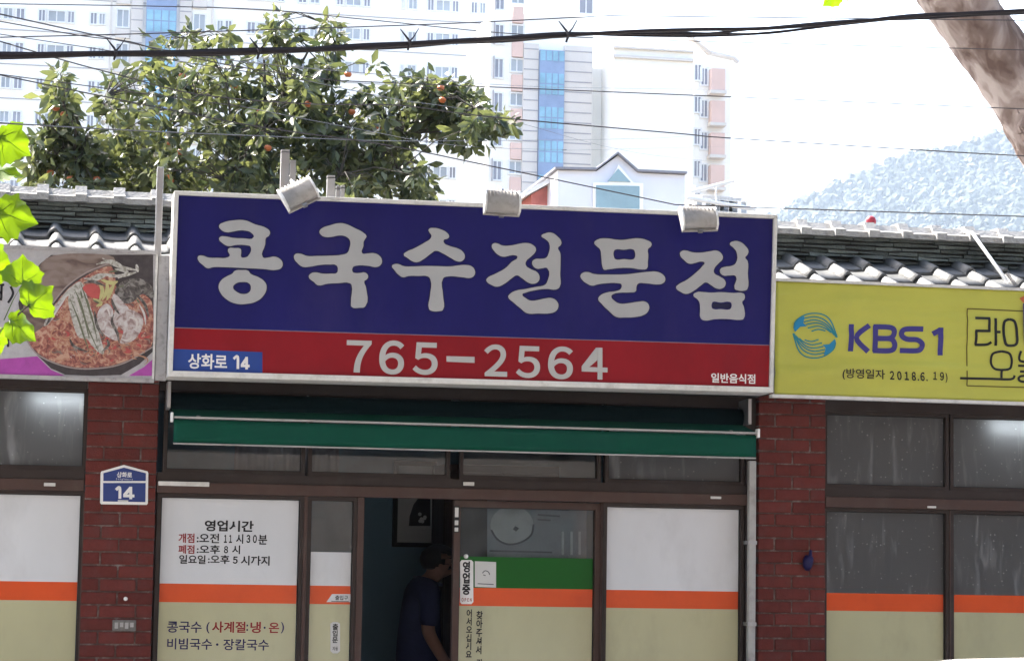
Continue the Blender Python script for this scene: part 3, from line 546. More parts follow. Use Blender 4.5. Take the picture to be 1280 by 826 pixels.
for gi, (off, loops) in enumerate(GL):
    sh = [[(x, y) for x, y in grow(lp, 8, j in HOLES.get(gi, []))] for j, lp in enumerate(loops)]
    g = glyph('letter', loops, YL - .0015, M['letter_grey'], sign, off, 6.352, .006)
    glyph('letter_outline', sh, YL, M['letter_edge'], g, off, 6.352, .0013)
for ch, x0, x1, yt, yb in (('7', 433, 464, 425, 465), ('6', 474, 505, 425, 467.5), ('5', 516, 547, 427.5, 468), ('2', 605, 634, 430, 470), ('5', 645, 675, 432, 472), ('6', 685, 716, 432.5, 473.5)):
    text(ch, x0, (yt + yb) / 2, x1, yb - yt, YL, M['letter_light'], sign, bold=.022, name='digit', th=.005)
def four(x0, y0, x1, y1, w, Y, mat, par, th, slope=.033):
    W4, H4 = x1 - x0, y1 - y0; k = lambda u, v: (x0 + u * W4, y0 + v * H4 + (u - .5) * W4 * slope)
    ox = w / W4; oy = w / H4
    m = MB()
    for pl in ([k(.56, 0), k(.80, 0), k(.80 - ox * .05, .26), k(.18 + ox * .6, .62), k(0, .60)], [k(0, .5999), k(.22, .62), k(1, .62), k(1, .62 + oy), k(0, .62 + oy)], [k(.80 - ox, .0), k(.80, .0), k(.80, 1), k(.80 - ox, 1)]):
        m.prism(pxpoly(pl, Y), Y - th - .0003 * len(m.f), Y)
    return m.build('digit', mat, par)
four(727, 434.5, 759, 474, 5.8, YL, M['letter_light'], sign, .005)
flat('digit_dash', [(558, 445), (593, 446), (593, 453.5), (558, 452)], YL, M['letter_light'], sign, th=.005)
ap = flat('address_panel', [(216, 436), (328, 440), (328, 468), (215, 464)], YL + .0001, M['panel_blue'], sign)
text('상화로', 235, 451, 284, 19, YL - .0011, M['letter_white'], ap, bold=.022); ribbons('digit', [[(292, 448.5), (297, 445.5), (297.3, 461)]], 3.2, YL - .0011, M['letter_white'], ap); four(301, 446, 312, 461.5, 3.2, YL - .0011, M['letter_white'], ap, .001)
text('일반음식점', 889, 472, 944, 12, YL, M['letter_white'], sign, bold=.02)
# sign brackets rising from its top
def stub(px, y0, y1, w, Y, name='bracket_tube', par=sign):
    a = at(px, y1, Y); b = at(px, y0, Y); m = MB(); m.box(a.x - w / 2, a.x + w / 2, Y - w / 2, Y + w / 2, a.z, b.z - .006); m.ring(a.x - w / 2 + .008, a.x + w / 2 - .008, b.z - .004, b.z - .003, .008, Y - w / 2, Y + w / 2); return m.build(name, M['steel'], par, bevel=.003)
stub(355, 189, 246, .045, -.2); stub(365, 202, 246, .03, -.26); stub(413, 221, 248, .042, -.2); stub(423, 234, 250, .03, -.16); stub(428, 233, 250, .02, -.2)
MB().box(.62, 3.6, -.209, -.15, 2.66, 2.71).build('mounting_rail', M['steel'], sign); MB().box(.62, 3.6, -.209, -.15, 3.3, 3.35).build('mounting_rail', M['steel'], sign)
for xx in (.8, 2.1, 3.4): MB().box(xx, xx + .04, -.15, .03, 2.72, 2.76).build('mounting_arm', M['steel'], sign)

# ------------------------------------------------------------------ floodlights on the sign
def flood(px, py, wpx, hpx, tilt, pitch, label):
    Yl = -.60; c = at(px, py, Yl); s = (c - CAM).length / FPX; w = wpx * s; h = hpx * s; d = h * .62
    L = empty('sign_floodlight', c, label, 'floodlight', 'floodlights on top of the main sign')
    Rm = Matrix.Rotation(tilt, 4, 'Y') @ Matrix.Rotation(pitch, 4, 'X')
    def put(mb, nm, mt, sm=False, bev=0):
        mb.v = [tuple(c + Rm @ Vector(v)) for v in mb.v]; return mb.build(nm, M[mt], L, sm, bevel=bev)
    def prof(r): return [(-(d * .5) * math.cos(a) * r - (0), (h / 2) * math.sin(a) * r) for a in [math.pi * (-.5 + i / 12) for i in range(13)]]
    b = MB(); p = prof(.96); n = len(p)
    for x in (-w / 2 + .012, w / 2 - .012): b.v += [(x, y * 1.1, z) for y, z in p]
    b.f = [(i, n + i, n + i + 1, i + 1) for i in range(n - 1)] + [tuple(reversed(range(n))), tuple(range(n, 2 * n)), (0, n - 1, 2 * n - 1, n)]
    put(b, 'housing', 'lamp_grey', True)
    for x in [-w / 2 + .03 + i * (w - .06) / 7 for i in range(8)]:
        f = MB(); q = prof(1.0); q = q[7:]; q2 = [(y * 1.03, z * 1.07) for y, z in q]
        for xx in (x - .0025, x + .0025): f.v += [(xx, y * 1.1, z) for y, z in q] + [(xx, y * 1.1 - .002, z) for y, z in q2]
        k = len(q); f.f = [(i, i + 1, k + i + 1, k + i) for i in range(k - 1)] + [(2 * k + i, 3 * k + i, 3 * k + i + 1, 2 * k + i + 1) for i in range(k - 1)] + [(k + i, k + i + 1, 3 * k + i + 1, 3 * k + i) for i in range(k - 1)]
        put(f, 'cooling_fin', 'lamp_grey')
    for sgn in (-1, 1):
        e = MB(); x = sgn * (w / 2 - .006); pl = [(.012, -h / 2), (-d * .3, -h * .42), (-d * .56, -.1 * h), (-d * .5, .22 * h), (-d * .2, h * .5), (.012, h / 2)]; n = len(pl)
        for xx in (x - .006, x + .006): e.v += [(xx, y, z) for y, z in pl]
        e.f = [tuple(reversed(range(n))), tuple(range(n, 2 * n))] + [(i, (i + 1) % n, n + (i + 1) % n, n + i) for i in range(n)]; put(e, 'end_plate', 'white_plastic', bev=.002)
    put(MB().box(-w / 2, w / 2, .012, .024, -h / 2 - .004, h / 2 + .004), 'front_bezel', 'lamp_grey', bev=.002); put(MB().box(-w / 2 + .015, w / 2 - .015, .024, .027, -h / 2 + .012, h / 2 - .012), 'front_glass', 'glass')
    put(MB().box(-.012, .012, -.01, .02, -h / 2 - .014, -h / 2 - .004), 'clip', 'steel')
    top = c + Rm @ Vector((0, .0, h / 2)); base = Vector((c.x + .01, -.40, lerp4((c.x - C4[0][0]) / (C4[1][0] - C4[0][0]), 0)[1] + .004))
    MB().tube([base, base + Vector((0, -.02, .05)), Vector((top.x, -.5, max(top.z, base.z) + .03)), top + Vector((0, -.0, .004)), c + Rm @ Vector((0, -.005, h * .3))], .009, 8).build('mounting_arm', M['steel'], L, True)
    return L
flood(373, 242.5, 44, 33, rad(-28), rad(-28), 'white floodlight tilted sideways, leftmost above the blue sign')
flood(627.5, 253, 46, 31, rad(1), rad(-8), 'ribbed grey floodlight standing level at the middle of the sign top')
flood(873, 273, 46, 32, rad(-4), rad(-26), 'grey floodlight with ribbed back near the right end of the sign')

# ================================================================== LEFT FOOD BANNER
YB = -.30
bl = empty('food_banner', at(60, 473, YB), 'printed banner showing a bowl of red noodle soup with purple edge', 'banner')
xa = X(-210, YB, 400); xb = at(192, 400, YB).x; za, zb_ = 2.552, 3.208
MB().box(xa, xb, YB + .002, YB + .02, za, zb_).build('printed_sheet', M['p_back'], bl)
fb = MB(); fb.box(xa - .015, xb + .012, YB - .008, YB + .04, zb_, zb_ + .018); fb.box(xa - .015, xb + .012, YB - .008, YB + .04, za - .02, za); fb.build('banner_frame', M['grey_sheet'], bl)
MB().box(xb + .0005, xb + .0125, YB - .006, YB + .04, za, zb_).build('edge_strip', M['old_white'], bl)
ml = MB(); [ml.box(q, q + .03, YB + .041, .03, z - .015, z + .015) for q in (-1., -.2, .2) for z in (2.7, 3.02)]; ml.build('wall_bracket', M['steel'], bl)
BO, BS = (0, 315), 5.16
def pr(nm, pts, lay, mat, sm=5): return flat(nm, pts, YB + .002 - lay * .0009, M[mat], bl, BO, BS, .0008, sm)
pr('purple_edge', [(-1080, 745), (-600, 720), (0, 690), (240, 672), (330, 760), (420, 798), (-1080, 798)], 0, 'p_purple', 0); pr('purple_edge', [(985, 690), (985, 798), (830, 798), (930, 740)], 0, 'p_purple', 0)
pr('bowl_outside', [(330,20),(660,18),(988,18),(988,330),(988,640),(900,722),(780,792),(600,797),(420,790),(330,750),(240,665),(180,570),(135,440),(118,330),(150,240),(200,150),(260,75)], 1, 'p_dark', 0)
pr('bowl_inside', [(345,22),(700,20),(720,90),(560,140),(430,225),(335,335),(290,470),(240,570),(185,555),(150,410),(165,270),(230,135)], 2, 'p_bowl', 4)
pr('soup', [(720,95),(560,150),(440,235),(350,345),(290,470),(180,560),(250,655),(370,715),(520,745),(700,735),(830,695),(930,640),(985,580),(985,350),(940,280),(860,240),(760,250)], 2.5, 'p_soup', 4)
ribbons('bowl_rim', [[(160, 540), (230, 650), (370, 722), (520, 752), (700, 742), (830, 702), (984, 612)], [(700, 75), (560, 130), (430, 222), (340, 330)]], 9, YB + .002 - .0031, M['p_rim'], bl, BO, BS, .0006)
rn = random.Random(11); ns = []
for i in range(34):
    cx, cy = rn.uniform(340, 900), rn.uniform(540, 700) if i < 20 else rn.uniform(380, 560)
    if i >= 20: cx = rn.uniform(345, 480)
    if i > 28: cx, cy = rn.uniform(780, 960), rn.uniform(540, 650)
    r = rn.uniform(25, 60); a0 = rn.uniform(0, 6.28); ns.append([(cx + r * math.cos(a0 + t), cy + r * .55 * math.sin(a0 + t)) for t in (0, .7, 1.4, 2.1, 2.8)])
ribbons('noodle_strands', ns, 8, YB + .002 - .0034, M['p_noodle'], bl, BO, BS, .0006, True)['kind'] = 'stuff'
for nm, mt, cnt, wd in (('soup_shading', 'p_tomato', 40, 16), ('noodle_strands', 'p_noodle', 46, 6), ('soup_shading', 'p_bowl', 26, 10), ('sesame_flecks', 'p_meat', 30, 5)):
    ss = []
    for i in range(cnt):
        cx, cy = rn.uniform(300, 960), rn.uniform(330, 720)
        while (cx - 620) ** 2 / 350 ** 2 + (cy - 470) ** 2 / 255 ** 2 > 1: cx, cy = rn.uniform(300, 960), rn.uniform(330, 720)
        r = rn.uniform(12, 55) * (1 if wd > 5 else .3); a0 = rn.uniform(0, 6.28); tw = rn.uniform(.8, 2.6); ss.append([(cx + r * math.cos(a0 + t * tw), cy + r * .6 * math.sin(a0 + t * tw)) for t in (0, .3, .6, 1)])
    ribbons(nm, ss, wd, YB + .002 - .0028 - .0002 * wd / 6, M[mt], bl, BO, BS, .0004, True)['kind'] = 'stuff'
pr('cabbage', [(520,190),(440,240),(360,340),(285,460),(300,475),(340,430),(400,330),(450,280),(520,330),(540,260)], 4, 'p_pale', 4)
pr('cucumber', [(470,235),(530,200),(565,300),(610,430),(650,560),(672,650),(640,650),(590,600),(560,560),(500,540),(455,400),(440,300)], 4.6, 'p_pale', 4)
ribbons('cucumber_skin', [[(480, 240), (520, 330), (560, 470), (640, 650)], [(520, 200), (560, 320), (600, 450), (625, 560)], [(450, 300), (500, 420), (540, 540), (575, 640)], [(500, 300), (545, 420), (575, 560)]], 12, YB + .002 - .0054, M['p_green'], bl, BO, BS, .0006, True)
pr('tomato_slice', [(535,225),(600,205),(650,240),(668,285),(640,300),(590,295),(550,260)], 5, 'p_tomato', 4)
ribbons('shredded_garnish', [[(640, 200), (660, 250), (640, 320)], [(690, 190), (690, 250), (660, 310)], [(740, 200), (710, 260), (690, 310)], [(650, 180), (720, 200), (760, 190)], [(600, 300), (650, 330), (620, 350)]], 26, YB + .002 - .0052, M['p_yellow'], bl, BO, BS, .0006, True)
for st_ in [[(610, 380), (625, 470), (665, 545)], [(735, 400), (722, 450), (755, 520), (770, 590)], [(720, 300), (735, 350), (770, 400)], [(300, 470), (330, 420), (380, 360)], [(450, 560), (480, 610), (560, 640)], [(660, 640), (700, 600), (690, 560)], [(540, 200), (600, 190), (680, 220)], [(860, 260), (930, 330), (960, 420)]]: ribbons('dark_shading', [st_], 20, YB + .002 - .0058, M['p_shade'], bl, BO, BS, .0006, True)
for st_ in [[(650, 400), (690, 360), (710, 420)], [(830, 420), (880, 440), (880, 500)], [(470, 260), (500, 340), (520, 420)], [(330, 440), (370, 370), (420, 300)], [(780, 560), (820, 570), (850, 550)], [(900, 340), (930, 400), (940, 470)]]: ribbons('pale_highlight', [st_], 14, YB + .002 - .0062, M['p_high'], bl, BO, BS, .0006, True)
for st_ in [[(560, 300), (580, 380)], [(600, 310), (640, 330)], [(700, 130), (760, 120)], [(880, 300), (900, 330)], [(520, 250), (530, 300)], [(760, 230), (800, 215)]]: ribbons('green_bit', [st_], 12, YB + .002 - .0064, M['p_green'], bl, BO, BS, .0006, True)
pr('dark_leaf', [(790,190),(900,170),(984,230),(984,300),(920,270),(860,320),(800,330),(740,260)], 3.6, 'p_shade', 4)
pr('egg_slice', [(690,332),(730,380),(725,460),(765,540),(755,572),(700,550),(655,510),(625,440),(640,370)], 5, 'p_meat', 4)
pr('egg_slice', [(830,370),(900,400),(925,450),(890,540),(830,585),(775,585),(795,510),(760,470),(790,420)], 5, 'p_meat', 4); pr('meat', [(740,270),(800,330),(830,370),(790,430),(750,500),(715,450),(740,380),(720,320)], 4.5, 'p_meat', 4)
ribbons('garnish_shreds', [[(560, 190), (640, 150), (760, 150)], [(620, 80), (720, 60), (800, 100)], [(660, 40), (760, 90), (890, 120)], [(700, 160), (800, 150), (880, 130)], [(540, 170), (620, 175), (700, 140)], [(880, 80), (890, 130)], [(740, 110), (820, 130), (760, 170)]], 22, YB + .002 - .0045, M['p_pale'], bl, BO, BS, .0006, True)
for st_ in [[(-60, 210), (28, 212)], [(-60, 258), (14, 262)], [(10, 215), (8, 300)], [(-60, 300), (14, 306)], [(68, 222), (84, 270), (52, 328)], [(50, 560), (52, 612)], [(-40, 560), (60, 562)]]: ribbons('printed_stroke', [st_], 15, YB + .002 - .0012, M['ink'], bl, BO, BS, .0006)
# grey post with its pole between the banner and the sign
po = empty('steel_pole', (X(199, -.23, 300), -.23, .12), 'grey square steel pole rising between food banner and blue sign', 'pole')
pxw = (X(203, -.23, 300) - X(194.5, -.23, 300)) / 2; pc = ORG[po].x - .006
MB().box(pc - pxw, pc + pxw, -.262, -.226, 2.56, Z(209, 197, -.25)).build('tube', M['steel'], po, bevel=.004)
MB().box(xb + .015, lerp4(0, 0)[0] - .006, -.30, -.263, 2.545, 3.206).build('cover_plate', M['grey_sheet'], po, bevel=.003); MB().box(pc - .01, pc + .01, -.225, .006, 2.56, 2.6).build('wall_fixing', M['steel'], po)

# ================================================================== RIGHT YELLOW BANNER
br = empty('yellow_banner', at(1120, 503, YB), 'yellow cloth banner with a broadcaster logo and a date in Korean', 'banner')
x0, x1, z0, z1 = 3.805, X(1640, YB, 420), 2.572, 3.20
bm = MB(); nx, nz = 120, 40
def wr(u, v, x, z):
    e = min(1, max(0, 7 * min(v, 1 - v)))
    return e * (.007 * math.sin(v * 19 + math.sin(u * 9) * 1.5) * (.25 + .75 * math.exp(-u * 9)) + .016 * noise.noise(Vector((x * 1.6, z * 8, 3))) + .012 * noise.noise(Vector((x * 3, z * 22, 7))))
for j in range(nz + 1):
    for i in range(nx + 1):
        u, v = i / nx, j / nz; xx = x0 + (x1 - x0) * u; zz = z0 + (z1 - z0) * v; e = min(1, 6 * min(v, 1 - v)); bm.v.append((xx, YB + .006 + wr(u, v, xx, zz), zz))
for j in range(nz):
    for i in range(nx): a = j * (nx + 1) + i; bm.f.append((a, a + 1, a + nx + 2, a + nx + 1))
cl = bm.build('cloth', M['banner_yellow'], br, True); so = cl.modifiers.new('t', 'SOLIDIFY'); so.thickness = .003; so.offset = -1
fb = MB(); fb.box(x0 - .02, x1 + .02, YB - .008, YB + .045, z1, z1 + .016); fb.box(x0 - .02, x1 + .02, YB - .008, YB + .045, z0 - .018, z0); fb.build('banner_frame', M['old_white'], br)
ml = MB(); [ml.box(q, q + .03, YB + .046, .03, z - .015, z + .015) for q in (4., 5., 6.2) for z in (2.7, 3.05)]; ml.build('wall_bracket', M['steel'], br); MB().box(x0, x1, YB + .03, YB + .04, z0, z1).build('backing_board', M['grey_sheet'], br)
YP = YB + .0035
LO, LS = (975, 375), 5.565
up = [[(95, 200), (108, 150), (165, 107), (240, 92), (310, 108), (358, 160), (392, 262)], [(160, 130), (235, 117), (300, 135), (348, 180), (388, 262)], [(165, 152), (235, 139), (295, 155), (345, 195), (383, 258)], [(178, 172), (250, 160), (310, 180), (372, 245)], [(190, 196), (255, 183), (310, 198), (350, 228)], [(215, 219), (262, 205), (312, 216)]]
lo_ = [[(480 - x, 494 - y) for x, y in s] for s in up]
ribbons('logo_stripes', up + lo_, 9, YP, M['kbs_teal'], br, LO, LS, .0007)
pt = [(95, 207), (100, 165), (135, 125), (170, 112), (162, 160), (185, 183), (140, 186), (103, 222)]
flat('logo_patch', pt, YP - .0004, M['kbs_cyan'], br, LO, LS, .0007); flat('logo_patch', [(480 - x, 494 - y) for x, y in pt], YP - .0004, M['kbs_cyan'], br, LO, LS, .0007)
for st, nm in (([[(495, 168), (492, 356)], [(622, 176), (528, 262), (616, 358)]], 'K'), ([[(664, 178), (662, 358)], [(650, 186), (760, 190), (792, 210), (790, 245), (760, 266), (680, 266)], [(680, 268), (770, 270), (797, 300), (795, 335), (760, 352), (650, 350)]], 'B'), ([[(996, 202), (880, 202), (848, 220), (850, 250), (885, 272), (950, 276), (986, 300), (984, 335), (950, 352), (836, 350)]], 'S'), ([[(1118, 192), (1116, 384)], [(1062, 236), (1118, 206)]], '1')):
    ribbons('logo_letter', st, 36, YP, M['kbs_blue'], br, LO, LS, .0007)
text('(방영일자', 1053, 467, 1106, 14, YP, M['ink'], br, bold=.012, y1=469); text('2018.6.', 1112, 469, 1159, 11, YP, M['ink'], br, bold=.03, y1=471); text('19)', 1166, 471, 1184, 13, YP, M['ink'], br, bold=.02, y1=472)
RO, RS = (1190, 350), 5.1667
ribbons('printed_box', [[(100, 185), (700, 210)], [(100, 183), (97, 432), (96, 682)], [(96, 682), (700, 700)]], 7, YP, M['line_brown'], br, RO, RS, .0006)
ribbons('printed_word', [[(150, 245), (250, 247)], [(243, 247), (243, 330)], [(250, 328), (150, 328)], [(156, 328), (156, 418)], [(150, 417), (225, 416), (255, 400)], [(285, 245), (283, 424)], [(285, 335), (315, 335)], [(375, 252), (342, 270), (335, 340), (345, 410), (378, 424), (415, 410), (420, 340), (410, 268), (375, 252)]], 17, YP, M['ink'], br, RO, RS, .0007)
ribbons('printed_word', [[(320, 460), (265, 475), (252, 525), (270, 570), (322, 580), (375, 570), (388, 525), (372, 475), (320, 460)], [(320, 585), (318, 632)], [(50, 634), (250, 638), (380, 640), (405, 615)], [(445, 458), (443, 522), (560, 524)], [(430, 552), (590, 556)], [(440, 590), (560, 592), (560, 618), (445, 620), (445, 654), (570, 656)]], 15, YP, M['ink'], br, RO, RS, .0007)
flat('printed_figure', [(435, 118), (470, 100), (540, 100), (540, 150), (460, 145)], YP, M['coral'], br, RO, RS, .0007); flat('printed_figure', [(460, 150), (540, 152), (540, 430), (462, 420)], YP, M['kbs_blue'], br, RO, RS, .0007)

for ch_ in br.children:      # the print lies on the creased cloth
    if ch_.name.split('.')[0] in ('cloth', 'banner_frame', 'wall_bracket', 'backing_board'): continue
    og = ORG[br]
    for v in ch_.data.vertices: xx, zz = v.co.x + og.x, v.co.z + og.z; v.co.y += wr((xx - x0) / (x1 - x0), (zz - z0) / (z1 - z0), xx, zz)
# ================================================================== AWNING
aw = empty('awning', (2.1, -.2, 2.2), 'rolled-up green cloth awning with pale rails below the big sign', 'awning')
YA = -.36; ax0, ax1 = at(217, 540, YA).x, at(945, 558, YA).x
zt, zb2 = at(580, 532, YA).z + .004, at(580, 564, YA).z + .002
va = MB(); n = 90
for j in range(5):
    for i in range(n + 1):
        u = i / n; va.v.append((ax0 + (ax1 - ax0) * u, YA + .004 * math.sin(u * 31) * (j / 4) + .003 * noise.noise(Vector((u * 20, j, 0))), zt - .012 + (zb2 + .008 - zt + .012) * j / 4 - .004 * math.sin(math.pi * u) * (j / 4)))
for j in range(4):
    for i in range(n): a = j * (n + 1) + i; va.f.append((a, a + n + 1, a + n + 2, a + 1))
v_ = va.build('valance', M['awning'], aw, True); so = v_.modifiers.new('t', 'SOLIDIFY'); so.thickness = .002
MB().box(ax0, ax1, YA - .006, YA + .004, zb2 - .003, zb2 + .005).build('hem_rail', M['pipe_grey'], aw, bevel=.002)
MB().box(ax0, ax1, YA - .014, YA + .03, zt - .006, zt + .005).build('front_rail', M['pipe_grey'], aw, bevel=.003)
fbx = MB(); fbx.v = [(ax0, YA, zt + .004), (ax1, YA, zt + .004), (ax1, -.1, zt + .058), (ax0, -.1, zt + .058), (ax0, YA, zt + .001), (ax1, YA, zt + .001), (ax1, -.1, zt + .055), (ax0, -.1, zt + .055)]; fbx.f = [(0, 1, 2, 3), (7, 6, 5, 4), (0, 4, 5, 1), (2, 6, 7, 3), (0, 3, 7, 4), (1, 5, 6, 2)]
fbx.build('canopy_cloth', M['awning'], aw)
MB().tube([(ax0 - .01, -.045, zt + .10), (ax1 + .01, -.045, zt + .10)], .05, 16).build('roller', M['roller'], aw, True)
for xx in (ax0 - .018, ax1 + .004): MB().box(xx, xx + .014, YA - .018, YA + .034, zt - .026, zt + .024).build('end_cap', M['white_plastic'], aw, bevel=.004)
for xx in (ax0 + .12, ax1 - .14): MB().tube([(xx, -.1, zt + .03), (xx + .1, -.25, zt - .01), (xx, YA + .02, zt - .0)], .014, 8).build('folding_arm', M['steel'], aw, True); 
for xx in (ax0 - .03, ax1 + .012): MB().box(xx, xx + .018, -.17, .0295, zt + .06, zt + .2).build('side_bracket', M['steel'], aw)
# under-sign soffit behind the awning is part of the building
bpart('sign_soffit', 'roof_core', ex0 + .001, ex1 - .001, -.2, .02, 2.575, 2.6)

# ================================================================== SMALL THINGS ON THE FRONT
pp = MB(); a0, a1 = X(934, -.03), X(943, -.03); pp.box(a0, a1, -.06, -.02, .13, 2.215); pipe = empty('drain_pipe', ((a0 + a1) / 2, -.04, .13), 'white square drainpipe beside the right brick pillar', 'pipe')
pp.build('pipe', M['pipe_grey'], pipe, bevel=.005); [MB().box(a0 - .004, a1 + .004, -.064, .0495, z, z + .02).build('pipe_clamp', M['steel'], pipe) for z in (.6, 1.3, 1.75)]
ad = empty('address_plate', at(156, 630, 0), 'blue house number plate reading 14 on the left brick pillar', 'sign')
AO, AS = (95, 470), 4.592; YQ = -.003
flat('plate', [(141, 556), (145, 546), (275, 509), (410, 546), (415, 556), (412, 730), (406, 738), (144, 734), (138, 726)], YQ, M['letter_white'], ad, AO, AS, .004)
flat('blue_field', [(157, 556), (275, 524), (401, 556), (400, 601), (157, 601)], YQ - .0035, M['plate_blue'], ad, AO, AS, .0015); flat('blue_field', [(156, 612), (400, 612), (398, 722), (155, 718)], YQ - .0035, M['plate_blue'], ad, AO, AS, .0015)
text('상화로', 146, 593, 165, 7, YQ - .0048, M['letter_white'], ad, bold=.03); text('Sanghwa-ro', 145, 598.5, 166, 2.8, YQ - .0048, M['letter_white'], ad, bold=.01)
ribbons('digit', [[(145, 612), (149.5, 609), (149.8, 623)]], 3.6, YQ - .0048, M['letter_white'], ad); four(154, 608, 168, 623.5, 3.6, YQ - .0048, M['letter_white'], ad, .001, .02); ribbons('fine_print', [[(240, 714), (300, 716)]], 9, YQ - .0048, M['paper'], ad, AO, AS, .0006)
mp_ = at(155, 788, 0); t = empty('meter_tag', mp_, 'small grey metal tag fixed low on left brick pillar', 'tag')
MB().box(mp_.x - .062, mp_.x + .062, -.008, 0, mp_.z, mp_.z + .058).build('plate', M['tag_grey'], t, bevel=.003)
for i in range(4): MB().box(mp_.x - .05 + i * .027, mp_.x - .032 + i * .027, -.011, -.0082, mp_.z + .012 + .008 * (i % 2), mp_.z + .044).build('relief', M['steel'], t)
nb = at(157, 748, 0); q = MB().lathe([(.0, -.012), (.006, -.012), (.011, -.006), (.011, 0), (0, .001)], (nb.x, -.004, nb.z), (0, 1, 0), 12).build('screw_cap', M['white_plastic'], None, True); tag(q, 'tiny white screw cap on left brick pillar above the metal tag', 'screw')
hk = at(1009, 712, 0); h = empty('rubber_glove', hk, 'dark blue rubber glove hanging on the right brick pillar', 'glove')
gm = MB(); gm.tube([(hk.x - .004, -.018, hk.z), (hk.x - .006, -.024, hk.z + .02), (hk.x - .004, -.026, hk.z + .05), (hk.x + .004, -.024, hk.z + .075)], [.014, .026, .03, .024], 12); gm.tube([(hk.x + .004, -.022, hk.z + .06), (hk.x + .012, -.02, hk.z + .085), (hk.x + .014, -.018, hk.z + .112)], [.015, .010, .007], 10); gm.build('palm', M['blue_dark'], h, True)
MB().tube([(hk.x + .014, -.02, hk.z + .108), (hk.x + .014, .004, hk.z + .108)], .003, 6).build('nail', M['steel'], h)
bc = at(1088, 290, .72); q = MB().lathe([(.0, -.03), (.018, -.025), (.03, -.008), (.032, .008), (.026, .024), (.014, .033), (0, .036)], (bc.x, .71, 3.684 + .03), (0, 0, 1), 18).build('red_ball', M['red_plastic'], None, True); tag(q, 'faded red ball lying on the roof ridge', 'ball')
rp0, rp1 = at(1215, 291, .56), at(1259, 352, -.25); q = MB().tube([rp0 + Vector((-.05, .14, .03)), rp0, rp1], .011, 8).build('white_hose', M['white_plastic'], None, True); tag(q, 'thin white pipe leaning down over the right tiled roof', 'pipe')
# inside the shop
pf = empty('framed_picture', at(517, 684, 2.58), 'black framed fan picture hanging on blue wall inside the doorway', 'picture')
q = lambda x, y: (at(x, y, 2.58).x, at(x, y, 2.58).z)
A, B = q(490, 683), q(546, 577); MB().box(A[0], B[0], 2.56, 2.599, A[1], B[1]).build('frame', M['trim_black'], pf, bevel=.004); MB().box(A[0] + .03, B[0] - .03, 2.555, 2.5598, A[1] + .03, B[1] - .03).build('mat_board', M['paper'], pf)
flat('fan_print', [(511, 657), (512, 645), (517, 630), (523, 622), (538, 622), (538, 657)], 2.5545, M['ink'], pf)
for i in range(6): fx, fy = 524 + 8 * rn.random(), 634 + 22 * rn.random(); MB().lathe([(0, -.002), (.014, -.001), (0, .001)], at(fx, fy, 2.5525), (0, -1, 0), 7).build('blossom', M['paper'], pf)
cb = empty('cabinet', (X(562, 2.3), 2.3, .16), 'tall dark wooden cabinet beside the person inside doorway', 'cabinet'); ca, cbx = X(548, 2.3), X(548, 2.3) + .75
MB().box(ca, cbx, 2.12, 2.59, .161, 2.25).build('carcass', M['wood_dark'], cb, bevel=.004)
for i in (0, 1): dr_ = MB().box(ca + .01 + i * .37, ca + .37 + i * .37, 2.1, 2.118, .22, 2.2).build('door_leaf', M['wood_dark'], cb, bevel=.006); MB().box(ca + (.33 if i == 0 else .39), ca + (.345 if i == 0 else .405), 2.08, 2.0995, 1.1, 1.25).build('handle', M['steel'], dr_)
ps = empty('menu_poster', at(672, 695, .14), 'grey menu poster with a bowl drawing behind sliding door glass', 'poster'); flat('sheet', [(609, 600), (733, 602), (733, 720), (609, 718)], .14, M['poster'], ps, th=.003)
flat('bowl_drawing', [(640 + 27 * math.cos(t / 20 * 6.283), 656 + 24 * math.sin(t / 20 * 6.283)) for t in range(20)], .1369, M['paper'], ps); ribbons('bowl_rim', [[(614, 662), (622, 674), (636, 680), (652, 677), (664, 668), (667, 655)]], 2.4, .1355, M['poster_dark'], ps)
flat('bowl_dot', [(641, 661), (644, 657), (649, 660), (645, 664)], .1355, M['poster_dark'], ps); ribbons('printed_lines', [[(672, 643), (700, 645)], [(672, 649), (688, 650)], [(692, 636), (712, 637)], [(612, 688), (690, 690)]], 2.2, .1368, M['poster_dark'], ps)
for i, xx in enumerate((702, 713, 723)): flat('bottle_print', [(xx, 664), (xx + 3, 664), (xx + 3, 693), (xx, 693)], .1368, M['paper'], ps)
cu = MB(); npl = 60
c0, c1 = X(290, .2), X(420, .2)
for j in (0, 1):
    for i in range(npl + 1): cu.v.append((c0 + (c1 - c0) * i / npl, .2 + .014 * math.sin(i * 1.1) + .004 * math.sin(i * .37), 2.5 if j else 2.03))
for i in range(npl): cu.f.append((i, i + 1, npl + 2 + i, npl + 1 + i))
q = cu.build('curtain', M['curtain'], None, True); m_ = q.modifiers.new('t', 'SOLIDIFY'); m_.thickness = .002; tag(q, 'short pleated grey curtain behind the transom pane over the panel with hours', 'curtain')
for nm, x0_, lab in (('tube_lamp', X(40, .13, 500), 'lit fluorescent tube behind the frosted pane at far left'), ('tube_lamp', X(1232, .13, 530), 'lit fluorescent tube behind the frosted pane at far right')):
    L = empty(nm, (x0_ + .15, .13, 2.455), lab, 'lamp', 'fluorescent tubes inside the windows'); MB().tube([(x0_, .13, 2.455), (x0_ + .3, .13, 2.455)], .014, 10).build('tube', M['tube_light'], L, True); MB().box(x0_ - .03, x0_ + .33, .11, .16, 2.48, 2.6).build('fitting', M['white_plastic'], L)

